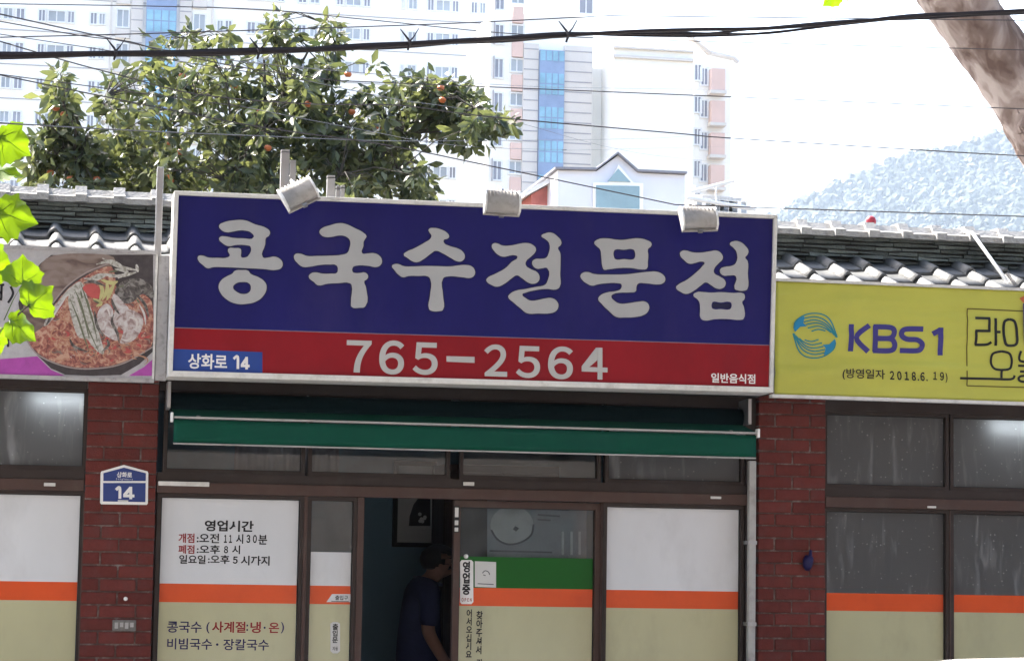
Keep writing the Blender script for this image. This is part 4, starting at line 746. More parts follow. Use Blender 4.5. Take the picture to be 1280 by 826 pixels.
# ================================================================== PERSON
def skinned(name, verts, edges, radii, mat, parent, root=0, sub=2):
    me = bpy.data.meshes.new(name); me.from_pydata([tuple(v) for v in verts], edges, []); o = bpy.data.objects.new(name, me); col.objects.link(o)
    o.modifiers.new('skin', 'SKIN').use_smooth_shade = True; sv_ = me.skin_vertices[0].data
    for i, r in enumerate(radii): sv_[i].radius = r if isinstance(r, tuple) else (r, r); sv_[i].use_root = (i == root)
    m = o.modifiers.new('s', 'SUBSURF'); m.levels = m.render_levels = sub
    bpy.context.view_layer.update(); dg = bpy.context.evaluated_depsgraph_get(); out = bpy.data.meshes.new_from_object(o.evaluated_get(dg)); bpy.data.objects.remove(o)
    out.materials.clear(); return link(name, out, mat, parent, True)
class Sk:
    def __init__(s): s.v = []; s.e = []; s.r = []
    def chain(s, pts, start=None):
        prev = start
        for p, r in pts:
            s.v.append(Vector(p)); s.r.append(r); i = len(s.v) - 1
            if prev is not None: s.e.append((prev, i))
            prev = i
        return prev
px_, FZ = at(524, 760, 1.35).x, .161; PO = Vector((px_, 1.35, FZ))
per = empty('person', PO, 'person in navy shirt bowing the head inside the doorway', 'person')
def W_(x, y, z): return PO + Vector((x, y, z * .955 if z < 1.3 else 1.2415 + (z - 1.3) * .8))          # faces +x
b = Sk(); pel = b.chain([(W_(0, 0, .90), .11)])
ch = b.chain([(W_(.0, 0, 1.08), .105), (W_(.01, 0, 1.25), .112), (W_(.02, 0, 1.37), .09), (W_(.055, 0, 1.435), (.055, .055))], pel)
nk = b.chain([(W_(.085, 0, 1.475), (.05, .052))], ch)
hd = b.chain([(W_(.115, 0, 1.535), (.078, .074)), (W_(.125, 0, 1.60), (.082, .088)), (W_(.115, 0, 1.645), (.06, .065))], nk)
face = b.chain([(W_(.175, 0, 1.53), (.05, .045)), (W_(.195, 0, 1.485), (.034, .028))], nk + 1)
b.chain([(W_(.232, 0, 1.535), .011), (W_(.25, 0, 1.522), .010)], nk + 4)
for s_ in (-1, 1): b.chain([(W_(.115, s_ * .082, 1.548), .014), (W_(.105, s_ * .094, 1.562), .013)], nk + 1)
sleeve = {}
for s_ in (-1, 1):
    sh = b.chain([(W_(.02, s_ * .13, 1.37), .062), (W_(.03, s_ * .19, 1.33), .055), (W_(.02, s_ * .225, 1.1), .043), (W_(.12, s_ * .22, .93), .034), (W_(.19, s_ * .18, .86), .024)], 3)
    pm_ = b.chain([(W_(.235, s_ * .165, .835), (.032, .018))], sh)
    for k in range(4): b.chain([(W_(.27, s_ * (.14 + .017 * k), .818 + .004 * (k % 2)), .009), (W_(.30, s_ * (.138 + .018 * k), .795), .0085), (W_(.312, s_ * (.138 + .018 * k), .772 - .004 * (k in (1, 2))), .0075)], pm_)
    b.chain([(W_(.235, s_ * .13, .835), .011), (W_(.265, s_ * .112, .815), .0085)], sh)
    b.chain([(W_(0, s_ * .06, .84), .075), (W_(.02, s_ * .09, .5), .058), (W_(-.01, s_ * .10, .28), .05), (W_(-.02, s_ * .10, .09), .036), (W_(.06, s_ * .105, .035), .034), (W_(.14, s_ * .11, .025), .026)], pel)
skinned('body', b.v, b.e, b.r, M['skin'], per)
s2 = Sk(); p0 = s2.chain([(W_(0, 0, .78), .152), (W_(0, 0, .95), .15), (W_(.005, 0, 1.12), .145), (W_(.012, 0, 1.26), .142), (W_(.022, 0, 1.375), .115), (W_(.05, 0, 1.425), (.075, .075))])
for s_ in (-1, 1): s2.chain([(W_(.025, s_ * .14, 1.365), .078), (W_(.032, s_ * .2, 1.32), .07), (W_(.024, s_ * .232, 1.12), .062)], 4)
shm = skinned('shirt', s2.v, s2.e, s2.r, M['shirt'], per)
cp = [W_(.05 + .085 * math.cos(t), .075 * math.sin(t), 1.435 - .03 * math.cos(t)) for t in [i * 6.283 / 16 for i in range(17)]]; MB().tube(cp, .009, 6, False).build('collar', M['collar'], shm, True)
s3 = Sk(); p0 = s3.chain([(W_(0, 0, .93), .125), (W_(0, 0, .84), .13)])
for s_ in (-1, 1): s3.chain([(W_(.005, s_ * .098, .76), .098), (W_(.022, s_ * .10, .48), .075), (W_(-.005, s_ * .10, .25), .066), (W_(-.015, s_ * .10, .07), .06)], 1)
skinned('trousers', s3.v, s3.e, s3.r, M['trousers'], per)
for s_ in (-1, 1):
    s4 = Sk(); s4.chain([(W_(-.04, s_ * .102, .045), .045), (W_(.04, s_ * .105, .042), .044), (W_(.13, s_ * .11, .036), .04), (W_(.18, s_ * .113, .032), .03)]); skinned('shoe', s4.v, s4.e, s4.r, M['shoe'], per)
hm = bmesh.new(); bmesh.ops.create_uvsphere(hm, u_segments=28, v_segments=20, radius=1)
for v in hm.verts:
    n_ = noise.noise(v.co * 6) * .04; c_ = v.co * (1 + n_); v.co = W_(.112 + c_.x * .115, c_.y * .097, 1.60 + c_.z * .112)
kill = [v for v in hm.verts if (v.co.x - W_(.112, 0, 0).x) > .03 + (v.co.z - W_(0, 0, 1.60).z) * -.9 and v.co.z < W_(0, 0, 1.635).z or v.co.z < W_(0, 0, 1.515).z]
bmesh.ops.delete(hm, geom=kill, context='VERTS'); hme = bpy.data.meshes.new('hair'); hm.to_mesh(hme); hm.free(); ho = link('hair', hme, M['hair'], per, True); q = ho.modifiers.new('t', 'SOLIDIFY'); q.thickness = .012; q.offset = -1

# ================================================================== TREES
def leaves_mesh(P, D, size, rng, wr_=.42, droop=.35):
    """P points, D outward directions: each leaf two folded quads and a tip"""
    n = len(P); d = D + rng.normal(0, .55, (n, 3)); d[:, 2] -= droop; d /= np.linalg.norm(d, axis=1)[:, None]
    r = rng.normal(0, 1, (n, 3)); sd = np.cross(d, r); sd /= np.linalg.norm(sd, axis=1)[:, None] + 1e-9; nm = np.cross(sd, d)
    L = size * rng.uniform(.65, 1.25, n)[:, None]; w = L * wr_ * .5
    base = P; mid = P + d * L * .5; bend = -nm * L * .10
    v = np.stack([base, mid + sd * w + nm * w * .35, mid + bend * .3, mid - sd * w + nm * w * .35, P + d * L * .82 + sd * w * .55 + bend, P + d * L * .82 - sd * w * .55 + bend, P + d * L + bend * 1.6], 1).reshape(-1, 3)
    f = np.array([[0, 1, 2], [0, 2, 3], [1, 4, 2], [2, 5, 3], [2, 4, 6], [2, 6, 5]])
    fs = (f[None] + 7 * np.arange(n)[:, None, None]).reshape(-1, 3)
    me = bpy.data.meshes.new('leaves'); me.vertices.add(len(v)); me.vertices.foreach_set('co', v.ravel()); me.loops.add(len(fs) * 3); me.loops.foreach_set('vertex_index', fs.ravel().astype(np.int32))
    me.polygons.add(len(fs)); me.polygons.foreach_set('loop_start', np.arange(0, len(fs) * 3, 3, dtype=np.int32)); me.update(calc_edges=True); me.validate(); return me
def inside(poly, p):
    c = False; n = len(poly)
    for i in range(n):
        (x1, y1), (x2, y2) = poly[i], poly[i - 1]
        if (y1 > p[1]) != (y2 > p[1]) and p[0] < (x2 - x1) * (p[1] - y1) / (y2 - y1 + 1e-9) + x1: c = not c
    return c
def persimmon(label, polys, Yc, depth, nclump, trunk_px, fruits, seed, leaf=.102, extra=()):
    rng = np.random.default_rng(seed); rr = random.Random(seed)
    base = at(trunk_px, 300, Yc); base = Vector((base.x, Yc, .1)); T = empty('persimmon_tree', base, label, 'tree', 'persimmon trees behind the tiled roof')
    clumps = []; allp = [q for p in polys for q in p]; bx = (min(q[0] for q in allp), max(q[0] for q in allp), min(q[1] for q in allp), max(q[1] for q in allp)); tries = 0
    while len(clumps) < nclump and tries < 60000:
        tries += 1; x, y = rr.uniform(bx[0], bx[1]), rr.uniform(bx[2], bx[3])
        if not any(inside(p, (x, y)) for p in polys): continue
        dens = min(1, max(.08, (y - bx[2]) / 120)) ** 1.2
        if rr.random() > dens: continue
        Y = Yc + rr.gauss(0, depth * .5); p = at(x, y, Y)
        if noise.noise(p * 2.3 + Vector((seed, 0, 0))) < -.02: continue
        clumps.append(p)
    for x, y in extra:           # upright shoots
        for k in range(3): clumps.append(at(x + rr.uniform(-9, 9), y + rr.uniform(-6, 10), Yc + rr.gauss(0, .15)))
    for p in polys[1:]:          # side branches get their own sprays
        k = 0; xs_ = [q[0] for q in p]; ys_ = [q[1] for q in p]
        while k < 95:
            x, y = rr.uniform(min(xs_), max(xs_)), rr.uniform(min(ys_), max(ys_))
            if inside(p, (x, y)) and (x < 605 or rr.random() < .8): clumps.append(at(x, y, Yc + rr.gauss(0, .2))); k += 1
    top = at(trunk_px, bx[2] + 40, Yc); tr_ = MB(); fork = base.lerp(top, .62)
    tr_.tube([base, base.lerp(fork, .5) + Vector((.04, 0, 0)), fork, fork.lerp(top, .5) + Vector((.05, .05, 0)), top], [.10, .085, .06, .03, .008], 10); tr_.build('trunk', M['bark_dark'], T, True)
    br_ = MB(); nodes = [fork.lerp(top, t) for t in (0, .25, .5, .75)] + [base.lerp(fork, .8)]
    rr.shuffle(clumps); limbs = list(nodes)
    for i, c in enumerate(clumps):
        o_ = min(limbs, key=lambda q: (q - c).length + max(0, q.z - c.z) * 1.5)
        k = o_.lerp(c, .5) + Vector((rr.uniform(-.05, .05), rr.uniform(-.05, .05), .05)); r0 = .014 if i < 14 else .005
        br_.tube([o_, k, c], [r0, r0 * .7, r0 * .35], 5, False)
        if i < 60: limbs.append(c)
    br_.build('branches', M['bark_dark'], T, True)
    P = []; D = []
    for c in clumps:
        m = rr.randint(7, 13)
        for k in range(m):
            d = np.array([rr.gauss(0, 1), rr.gauss(0, 1), rr.gauss(0, .8)]); d /= np.linalg.norm(d) + 1e-6; P.append(np.array(c) + d * rr.uniform(.01, .07)); D.append(d)
    o = link('foliage', leaves_mesh(np.array(P), np.array(D), leaf, rng, .44, .55), M['leaf_persimmon'], T); o['kind'] = 'stuff'
    for fx, fy in fruits:
        c = at(fx, fy, Yc - depth * rr.uniform(.15, .75)); fo = MB().lathe([(0, -.021), (.016, -.019), (.025, -.007), (.026, .003), (.019, .014), (0, .016)], c, (rr.uniform(-.2, .2), rr.uniform(-.2, .2), 1), 12).build('fruit', M['fruit'], T, True)
        MB().lathe([(0, 0), (.014, .001), (.016, .003), (.004, .005), (.003, .03), (0, .031)], c + Vector((0, 0, .0145)), (0, 0, 1), 6).build('calyx', M['calyx'], fo)
    return T
BIG = [(140,250),(150,225),(135,195),(128,160),(122,132),(140,100),(165,85),(190,62),(215,50),(240,45),(255,65),(275,78),(300,70),(318,60),(330,45),(345,38),(365,50),(385,42),(415,35),(440,52),(462,72),(470,88),(500,92),(505,120),(500,150),(515,180),(530,205),(542,250)]
ARM = [(490,95),(520,100),(560,98),(590,112),(605,132),(628,150),(648,160),(640,172),(605,168),(590,185),(570,180),(545,165),(520,150),(500,150)]
persimmon('large persimmon tree with orange fruit rising behind the big sign', [BIG, ARM], 3.6, .75, 700, 330, [(228, 95), (210, 181), (226, 190), (210, 222), (385, 130), (325, 140), (551, 110), (553, 125), (435, 93), (440, 140), (335, 185), (293, 107), (475, 160), (463, 190), (213, 226)], 4, extra=[(352, 24), (345, 38), (362, 44), (405, 32), (412, 47), (240, 40), (200, 54), (278, 44), (262, 58), (425, 52), (190, 68)])
SML = [(30,250),(40,215),(35,190),(55,165),(60,145),(48,130),(65,105),(76,86),(92,102),(100,130),(92,150),(108,170),(140,200),(150,250)]
persimmon('small persimmon tree with a few orange fruit above left roof', [SML], 3.2, .35, 120, 95, [(70, 135), (80, 143), (63, 216), (88, 223), (121, 224)], 9, extra=[(76, 92), (78, 105), (72, 118), (82, 128)])

# ---- plane trees standing at the kerb
def plane_leaf(size, rr, bend=.2):
    """palmate leaf in local xy, stalk at the origin, tip along +y"""
    out = [(0, 0), (.18, -.10), (.33, -.09), (.45, .03), (.60, .10), (.62, .24), (.72, .40), (.59, .47), (.53, .60), (.40, .62), (.30, .72), (.16, .80), (0, .98)]
    out = [(x * (1 + rr.uniform(-.06, .06)), y * (1 + rr.uniform(-.05, .05))) for x, y in out]
    ring = out + [(-x * (1 + rr.uniform(-.08, .08)), y) for x, y in out[-2:0:-1]]
    def z(x, y): return -bend * (x * x * 1.2 + (y - .3) ** 2 * .7) + .22 * abs(x) * (1 - abs(x)) + .05 * math.sin(8 * x + 6 * y) + .04 * math.cos(11 * x - 5 * y)
    v = [(0, .32, z(0, .32))]; f = []
    mid = [(x * .55, .32 + (y - .32) * .55) for x, y in ring]
    v += [(x, y, z(x, y)) for x, y in mid] + [(x, y, z(x, y)) for x, y in ring]; n = len(ring)
    for i in range(n): j = (i + 1) % n; f += [(0, 1 + i, 1 + j), (1 + i, 1 + n + i, 1 + n + j, 1 + j)]
    return [Vector(p) * size for p in v], f, z
def put_leaf(T, px, py, Y, spx, ang, yaw, pitch, rr, stalk_to=None):
    c = at(px, py, Y); size = spx * (c - CAM).length / FPX; v, f, z = plane_leaf(size, rr)
    Rm = Matrix.Rotation(yaw, 3, 'Z') @ Matrix.Rotation(rad(90) + pitch, 3, 'X') @ Matrix.Rotation(ang, 3, 'Z')
    cen = Vector((0, .35 * size, 0)); vv = [c + Rm @ (p - cen) for p in v]; me = bpy.data.meshes.new('leaf'); me.from_pydata([tuple(p) for p in vv], [], f); lf = link('leaf', me, M['leaf_plane'], T, True)
    vm = MB()
    for ex, ey in ((0, .92), (.48, .38), (-.48, .38), (.36, .08), (-.36, .08)):
        pts = [c + Rm @ (Vector((ex * t, ey * t + .0 * (1 - t), z(ex * t, ey * t) + .003)) * size - cen) for t in (0, .35, .7, 1)]; vm.tube(pts, [size * .014, size * .011, size * .008, size * .003], 4)
    vm.build('vein', M['vein'], lf)
    st_ = c + Rm @ (-cen); return st_
tr2 = random.Random(21)
def crown(T, cs, n, seed, name='crown', clear=None):  # leaves kept out of view, added overhead to shade the shopfront
    rng = np.random.default_rng(seed); P = []; D = []
    for (cx, cy, cz, r) in cs:
        k = int(n * r ** 2); d = rng.normal(0, 1, (k, 3)); d /= np.linalg.norm(d, axis=1)[:, None]; rad_ = r * rng.uniform(.45, 1, k)[:, None] ** .6
        p = np.array([cx, cy, cz]) + d * rad_ * np.array([1, 1, .75]); P.append(p); D.append(d)
    P = np.concatenate(P); D = np.concatenate(D)
    rel = P - np.array(CAM); dep = rel @ np.array(F_); u = FPX * (rel @ np.array(R_)) / np.maximum(dep, .01) + W / 2; v_ = H / 2 - FPX * (rel @ np.array(U_)) / np.maximum(dep, .01)
    keep = ~((dep > .1) & (u > -120) & (u < W + 120) & (v_ > -60 - 120 / np.maximum(dep, 1)) & (v_ < H + 300)); P, D = P[keep], D[keep]
    o = link(name, leaves_mesh(P, D, .20, rng, .95), M['leaf_crown'], T); o['kind'] = 'stuff'; return o
# right tree: leaning limb enters the frame
YT = -3.4
tb = at(1410, 500, YT); T2 = empty('plane_tree', (tb.x, YT, .1), 'leaning plane tree limb with mottled peeling bark at upper right', 'tree')
axis = [(1420, 1000, 66), (1415, 700, 62), (1408, 480, 60), (1392, 330, 60), (1356, 240, 55), (1318, 175, 48), (1280, 118, 42), (1238, 58, 40), (1197, 2, 39), (1150, -60, 38), (1090, -140, 38), (1010, -240, 32)]
lim = []; rs_ = []
base = Vector((at(1420, 1000, YT).x, YT, .1)); lim.append(base + Vector((.03, 0, 0))); rs_.append(.27)
for x_, y_, w_ in axis[1:]: p = at(x_, y_, YT); lim.append(p); rs_.append(w_ * (p - CAM).length / FPX)
pts = catmull([(*p, r) for p, r in zip(lim, rs_)], 8); tbm = MB(); ntr = 28
tbm.tube([Vector(p[:3]) for p in pts], [float(p[3]) for p in pts], ntr)
for i, v in enumerate(tbm.v):
    q = Vector(v); ctr = Vector(pts[min(i // ntr, len(pts) - 1)][:3]); d = (q - ctr)
    k = .05 * noise.noise(q * 3.1) + .03 * noise.noise(q * 9) + .03 * (noise.noise(q * 14) > .12) + .02 * noise.noise(q * 26); tbm.v[i] = tuple(ctr + d * (1 + k))
tk = tbm.build('trunk', M['bark'], T2, True)
for i in range(26):     # loose bark flakes round the fork
    t = tr2.uniform(.0, 1); x_, y_ = 1258 + 22 * t + tr2.uniform(-5, 14), 118 + 72 * t + tr2.uniform(-8, 8); ctr = at(x_, y_, YT); rr_ = .10 + .02 * tr2.random(); c = ctr + Vector((0, -rr_ * .93, 0)); s_ = tr2.uniform(.014, .03)
    fl = MB(); n = 6; ring = [(s_ * tr2.uniform(.6, 1.1) * math.cos(a * 6.283 / n), s_ * tr2.uniform(.8, 1.6) * math.sin(a * 6.283 / n)) for a in range(n)]; fl.prism([(c.x + a, c.z + b_) for a, b_ in ring], c.y - .006, c.y + .03); fl.build('bark_flake', M['bark'], T2)
lb = MB()
for a_, b_, c_ in (((1090, -140), (950, -330), -3.0), ((1150, -60), (1250, -330), -3.8), ((1010, -240), (850, -480), -3.6)):
    p0_, p1_ = at(*a_, YT), at(*b_, c_); lb.tube([p0_, p0_.lerp(p1_, .5) + Vector((.1, 0, .15)), p1_ + Vector((0, 0, 1.2))], [.09, .06, .02], 8)
lb.build('limbs', M['bark'], T2, True)
crown(T2, [(tb.x - .6, YT - .3, 7.0, 1.9), (tb.x + 1.2, YT, 6.6, 1.9), (tb.x - 2.2, YT + .2, 6.7, 1.6), (tb.x + .4, YT - 1.6, 7.4, 1.8)], 2000, 31)
for px, py, s_, a_ in ((1040, -3, 26, 2.6), (1062, -12, 26, 3.3)): put_leaf(T2, px, py, YT, s_, a_, .3, .5, tr2)
MB().tube([at(1040, -8, YT), at(1060, -40, YT), at(1085, -130, YT)], [.003, .006, .012], 6).build('twig', M['bark_dark'], T2, True)
# left tree: only a leafy twig enters the frame
YW = -3.9
tl = at(-420, 500, YW); T1 = empty('plane_tree', (tl.x, YW, .1), 'sunlit bright green plane tree leaves on a twig at left edge', 'tree')
tt = Vector((tl.x, YW, .1)); t1 = MB(); t1.tube([tt, tt + Vector((.05, 0, 1.4)), tt + Vector((-.05, 0, 2.9)), tt + Vector((-.2, 0, 4.6)), tt + Vector((-.4, 0, 7))], [.2, .17, .15, .12, .03], 16); t1.build('trunk', M['bark'], T1, True)
bw = MB(); w0 = tt + Vector((-.02, 0, 2.5)); w1 = at(-130, 480, YW); w2 = at(-30, 440, YW); w3 = at(40, 378, YW); bw.tube([w0, w0.lerp(w1, .5) + Vector((0, 0, .1)), w1, w2, w3], [.05, .028, .012, .005, .0022], 8); w4 = at(-40, 330, YW); w5 = at(-20, 210, YW); bw.tube([w1, w4, w5, at(-5, 165, YW)], [.01, .006, .004, .002], 6)
bw.build('twig', M['bark_dark'], T1, True)
for px, py, s_, a_, yw, pt_, to in ((14, 180, 46, -2.0, .3, -.2, (-30, 200)), (2, 215, 44, -1.7, .2, -1.0, (-25, 215)), (14, 271, 50, -1.75, .1, -.35, (-35, 290)), (-8, 335, 46, -1.9, .4, .1, (-38, 345)), (28, 342, 38, .0, .1, -.1, (5, 400)), (47, 374, 40, -.85, -.2, .15, (20, 395)), (24, 410, 42, -2.2, .6, -.5, (-5, 425)), (-14, 430, 40, -2.6, .2, .3, (-30, 440))):
    s0 = put_leaf(T1, px, py, YW + tr2.uniform(-.05, .05), s_, a_, yw, pt_, tr2); e0 = at(*to, YW); MB().tube([s0, s0.lerp(e0, .5) + Vector((0, 0, .008)), e0], [.0014, .0016, .002], 5).build('stalk', M['vein'], T1, True)
crown(T1, [(tl.x - .6, YW - .9, 7.2, 2.0), (tl.x - 2.0, YW, 6.6, 1.8), (tl.x + 1.2, YW - 1.8, 7.2, 1.9)], 2000, 33)

# ================================================================== OVERHEAD CABLES
XPL, XPR = -16., 18.
def ray(x, y, d): return CAM + (F_ + R_ * ((x - W / 2) / FPX) + U_ * ((H / 2 - y) / FPX)) * d
def wire(pxs, Y, r, name, label, mat='wire', n=8, grp='thin overhead wires', tower=False):
    if tower:      # service drop: runs from the street pole back to the tower wall
        q = [Vector(p) for p in catmull([ray(x, y, 1 / (1 / 6. * (1 - x / 912.) + 1 / 170. * (x / 912.))) for x, y in pxs], n)]
        o = MB().tube([Vector((XPL, -6.6, q[0].z + .8))] + q, r, 6).build(name, M[mat], None, True); return tag(o, label, 'wire', grp)
    P = [at(x, y, Y) for x, y in pxs]
    a = P[0] + (P[0] - P[1]).normalized() * 4; z_ = P[-1] + (P[-1] - P[-2]).normalized() * 4
    q = catmull([P[0]] + P[1:], n); pts_ = [Vector(p) for p in q]; pts_ = [Vector((XPL, Y, P[0].z + (P[0] - P[1]).normalized().z * 3 + .6))] + pts_ + [Vector((XPR, Y, P[-1].z + max(-.3, (P[-1] - P[-2]).normalized().z * 3) + .5))]
    o = MB().tube(pts_, r, 6).build(name, M[mat], None, True); return tag(o, label, 'wire', grp)
cab = empty('cable_bundle', at(640, 50, -7), 'thick bundle of black overhead cables crossing the whole view', 'cable')
main = [(-40, 70), (0, 69.5), (140, 67), (300, 65.5), (420, 61), (500, 56), (620, 49), (705, 44.5), (800, 42), (880, 40), (960, 38), (1060, 29), (1150, 21), (1280, 14), (1330, 11)]
offs = [(0, 0, 7.0), (0, -3.4, 4.4), (0, 3.2, 4.4), (0, 1.2, 5.0)]
for i, (ox, oy, wpx) in enumerate(offs):
    P = []
    for k, (x, y) in enumerate(main):
        spread = 1 if x < 600 else 1 + .5 * math.sin((x - 600) / 85.) * (i - 1.5)
        sep = 0 if x < 720 else (i - 1.2) * 2.4 * math.sin(min(1, (x - 720) / 100.) * math.pi * .5) * (1 if x < 900 else max(.2, 1 - (x - 900) / 250.))
        P.append(at(x, y + oy * math.cos(k * 1.7 + i) * spread + sep, -7 + .012 * i))
    pts_ = [Vector((XPL, -7, P[0].z + .9))] + [Vector(p) for p in catmull(P, 6)] + [Vector((XPR, -7, P[-1].z + .7))]
    w_ = wpx * (P[7] - CAM).length / FPX / 2; MB().tube(pts_, [w_ if p.x < at(720, 45, -7).x else w_ * .72 for p in pts_], 8).build('strand', M['cable'], cab, True)
for kx, ky in ((143, 67), (322, 66), (510, 55), (708, 45)):
    c = at(kx, ky, -7.01); s_ = (c - CAM).length / FPX; MB().tube([c + Vector((0, 0, -8 * s_)), c + Vector((2 * s_, -.01, 0)), c + Vector((0, 0, 6 * s_)), c + Vector((-10 * s_, 0, 18 * s_))], [.003, .004, .003, .0012], 5).build('cable_tie', M['cable'], cab); MB().tube([c + Vector((0, -.008, 0)), c + Vector((7 * s_, -.005, 9 * s_)), c + Vector((13 * s_, 0, 20 * s_))], [.003, .0015, .001], 5).build('tie_end', M['cable'], cab)
for pts_, r, lab in (
    ([(0, 47), (160, 43), (320, 38), (557, 30), (760, 20)], .0026, 'thin wire just above the thick cable bundle at left'),
    ([(0, 18), (100, 40), (203, 62), (300, 77), (470, 93), (660, 108), (800, 111), (912, 112.5)], .0028, 'thin wire sloping from top left to level past the tower middle'),
    ([(0, 27), (102, 45), (160, 52), (203, 64), (300, 84), (420, 101)], .0024, 'thin wire below the first sloping one at far left'),
    ([(0, 52), (81, 76), (145, 93), (247, 118), (382, 130), (500, 132), (610, 146), (847, 167), (915, 173), (1188, 190), (1280, 195)], .0028, 'thin wire running down to the hill at far right'),
    ([(0, 94), (160, 127), (320, 158), (475, 180), (600, 205), (720, 230), (844, 256)], .0028, 'thin wire sloping steeply down behind the right floodlight'),
    ([(0, 154), (160, 163), (320, 170), (475, 176), (600, 176), (770, 174), (850, 171), (912, 166)], .0030, 'thin nearly level wire crossing the middle of the persimmon tree'),
    ([(300, 133), (440, 160), (573, 182), (700, 187), (800, 186), (912, 183)], .0024, 'thin level wire just under the persimmon side branch'),
    ([(382, 101), (500, 125), (620, 146), (770, 186), (850, 198), (912, 204)], .0024, 'thin wire diverging downward in front of the glass stair tower'),
    ([(0, 5), (300, 11), (450, 24), (633, 42), (800, 50)], .0022, 'faint thin wire along the top edge left of centre')):
    wire(pts_, -6.6 + .05 * random.random(), r * (.58 if pts_[-1][0] != 912 else .75), 'overhead_wire', lab, tower=pts_[-1][0] == 912)
for xx, lab in ((XPL, 'concrete utility pole left of the shop'), (XPR, 'concrete utility pole right of the shop')):
    U = empty('utility_pole', (xx, -6.85, 0), lab, 'pole', 'utility poles carrying the wires'); MB().tube([(xx, -6.85, 0), (xx, -6.85, 9.5)], [.17, .11], 14).build('shaft', M['concrete'], U, True); MB().box(xx - .05, xx + .05, -7.4, -6.2, 5.2, 5.3).build('crossarm', M['steel'], U)

# ================================================================== CAR
YC = -6.8; cx0 = at(1030, 822, YC).x
car = empty('parked_car', (cx0 + 1.6, YC, 0), 'white car whose roof edge shows at the bottom right corner', 'car')
rz = at(1230, 828, YC - .3).z
prof_b = [(-1.05, .35, .70), (-1.0, .62, .80), (-.92, .84, .86), (-.5, .90, .88), (0, .94, .89), (1.6, .93, .89), (2.4, .88, .88), (3.0, .78, .84), (3.2, .62, .78), (3.22, .36, .7)]
def loft(secs, name, mat, par, cap=True, sub=1):
    m = MB(); n = len(secs[0]); 
    for s in secs: m.v += s
    for i in range(len(secs) - 1):
        for k in range(n): m.f.append((i * n + k, i * n + (k + 1) % n, (i + 1) * n + (k + 1) % n, (i + 1) * n + k))
    m.f.append(tuple(reversed(range(n)))); m.f.append(tuple((len(secs) - 1) * n + k for k in range(n)))
    o = m.build(name, mat, par, True)
    if sub: q = o.modifiers.new('s', 'SUBSURF'); q.levels = q.render_levels = sub
    return o
def sec(x, hw, z0, z1, tuck=.9): return [(cx0 + x, YC + s * hw * w, z) for s, w, z in ((-1, tuck, z0), (-1, 1, z0 + (z1 - z0) * .4), (-1, .97, z0 + (z1 - z0) * .85), (-1, .85, z1), (1, .85, z1), (1, .97, z0 + (z1 - z0) * .85), (1, 1, z0 + (z1 - z0) * .4), (1, tuck, z0))]
loft([sec(x, hw, .24 if -.9 < x < 3 else .34, zz) for x, zz, hw in prof_b], 'body', M['car_white'], car)
gh = [(-.45, .90, .60), (-.1, 1.18, .58), (.18, rz - .035, .54), (.45, rz - .004, .53), (.85, rz, .53), (1.3, rz - .03, .53), (1.75, 1.2, .56), (2.15, .90, .60)]
loft([[(cx0 + x, YC + s * w, z) for s, w, z in ((-1, hw + .12, .86), (-1, hw + .06, .86 + (z - .86) * .6), (-1, hw, z - .03 * (z > 1)), (-1, hw * .7, z), (1, hw * .7, z), (1, hw, z - .03 * (z > 1)), (1, hw + .06, .86 + (z - .86) * .6), (1, hw + .12, .86))] for x, z, hw in gh], 'cabin', M['car_white'], car)
for s_ in (-1, 1):
    for xa_, xb_ in ((.1, .82), (.9, 1.62)):
        w_ = MB(); zz1 = rz - .12; w_.v = [(cx0 + xa_ - .12 * (xa_ < .5), YC + s_ * .70, .93), (cx0 + xb_ + .1 * (xb_ > 1), YC + s_ * .70, .93), (cx0 + xb_ - .15 * (xb_ > 1), YC + s_ * .605, zz1), (cx0 + xa_ + .1 * (xa_ < .5), YC + s_ * .605, zz1)]; w_.v += [(a, b_ + s_ * .012, c) for a, b_, c in w_.v]; w_.f = [(0, 1, 2, 3), (7, 6, 5, 4), (0, 4, 5, 1), (1, 5, 6, 2), (2, 6, 7, 3), (3, 7, 4, 0)]; w_.build('side_window', M['car_glass'], car)
    for xw in (-.25, 2.35):
        ty = MB().lathe([(.0, -.1), (.29, -.1), (.315, -.07), (.315, .07), (.29, .1), (0, .1)], (cx0 + xw, YC + s_ * .80, .315), (0, 1, 0), 28).build('wheel', M['tyre'], car, True)
        MB().lathe([(0, -.012), (.05, -.014), (.19, 0), (.205, .008), (0, .009)], (cx0 + xw, YC + s_ * .903, .315), (0, -s_, 0), 20).build('rim', M['rim'], ty)
    MB().box(cx0 - 1.02, cx0 - .9, YC + s_ * .62 - .1, YC + s_ * .62 + .1, .66, .78).build('tail_lamp', M['lamp_red'], car, bevel=.02); MB().box(cx0 + 3.0, cx0 + 3.2, YC + s_ * .6 - .12, YC + s_ * .6 + .12, .6, .7).build('headlight', M['lamp_clear'], car, bevel=.02); MB().box(cx0 + 1.75, cx0 + 1.9, YC + s_ * .9 - .08, YC + s_ * .9 + .08, .9, 1.02).build('wing_mirror', M['car_white'], car, bevel=.02)

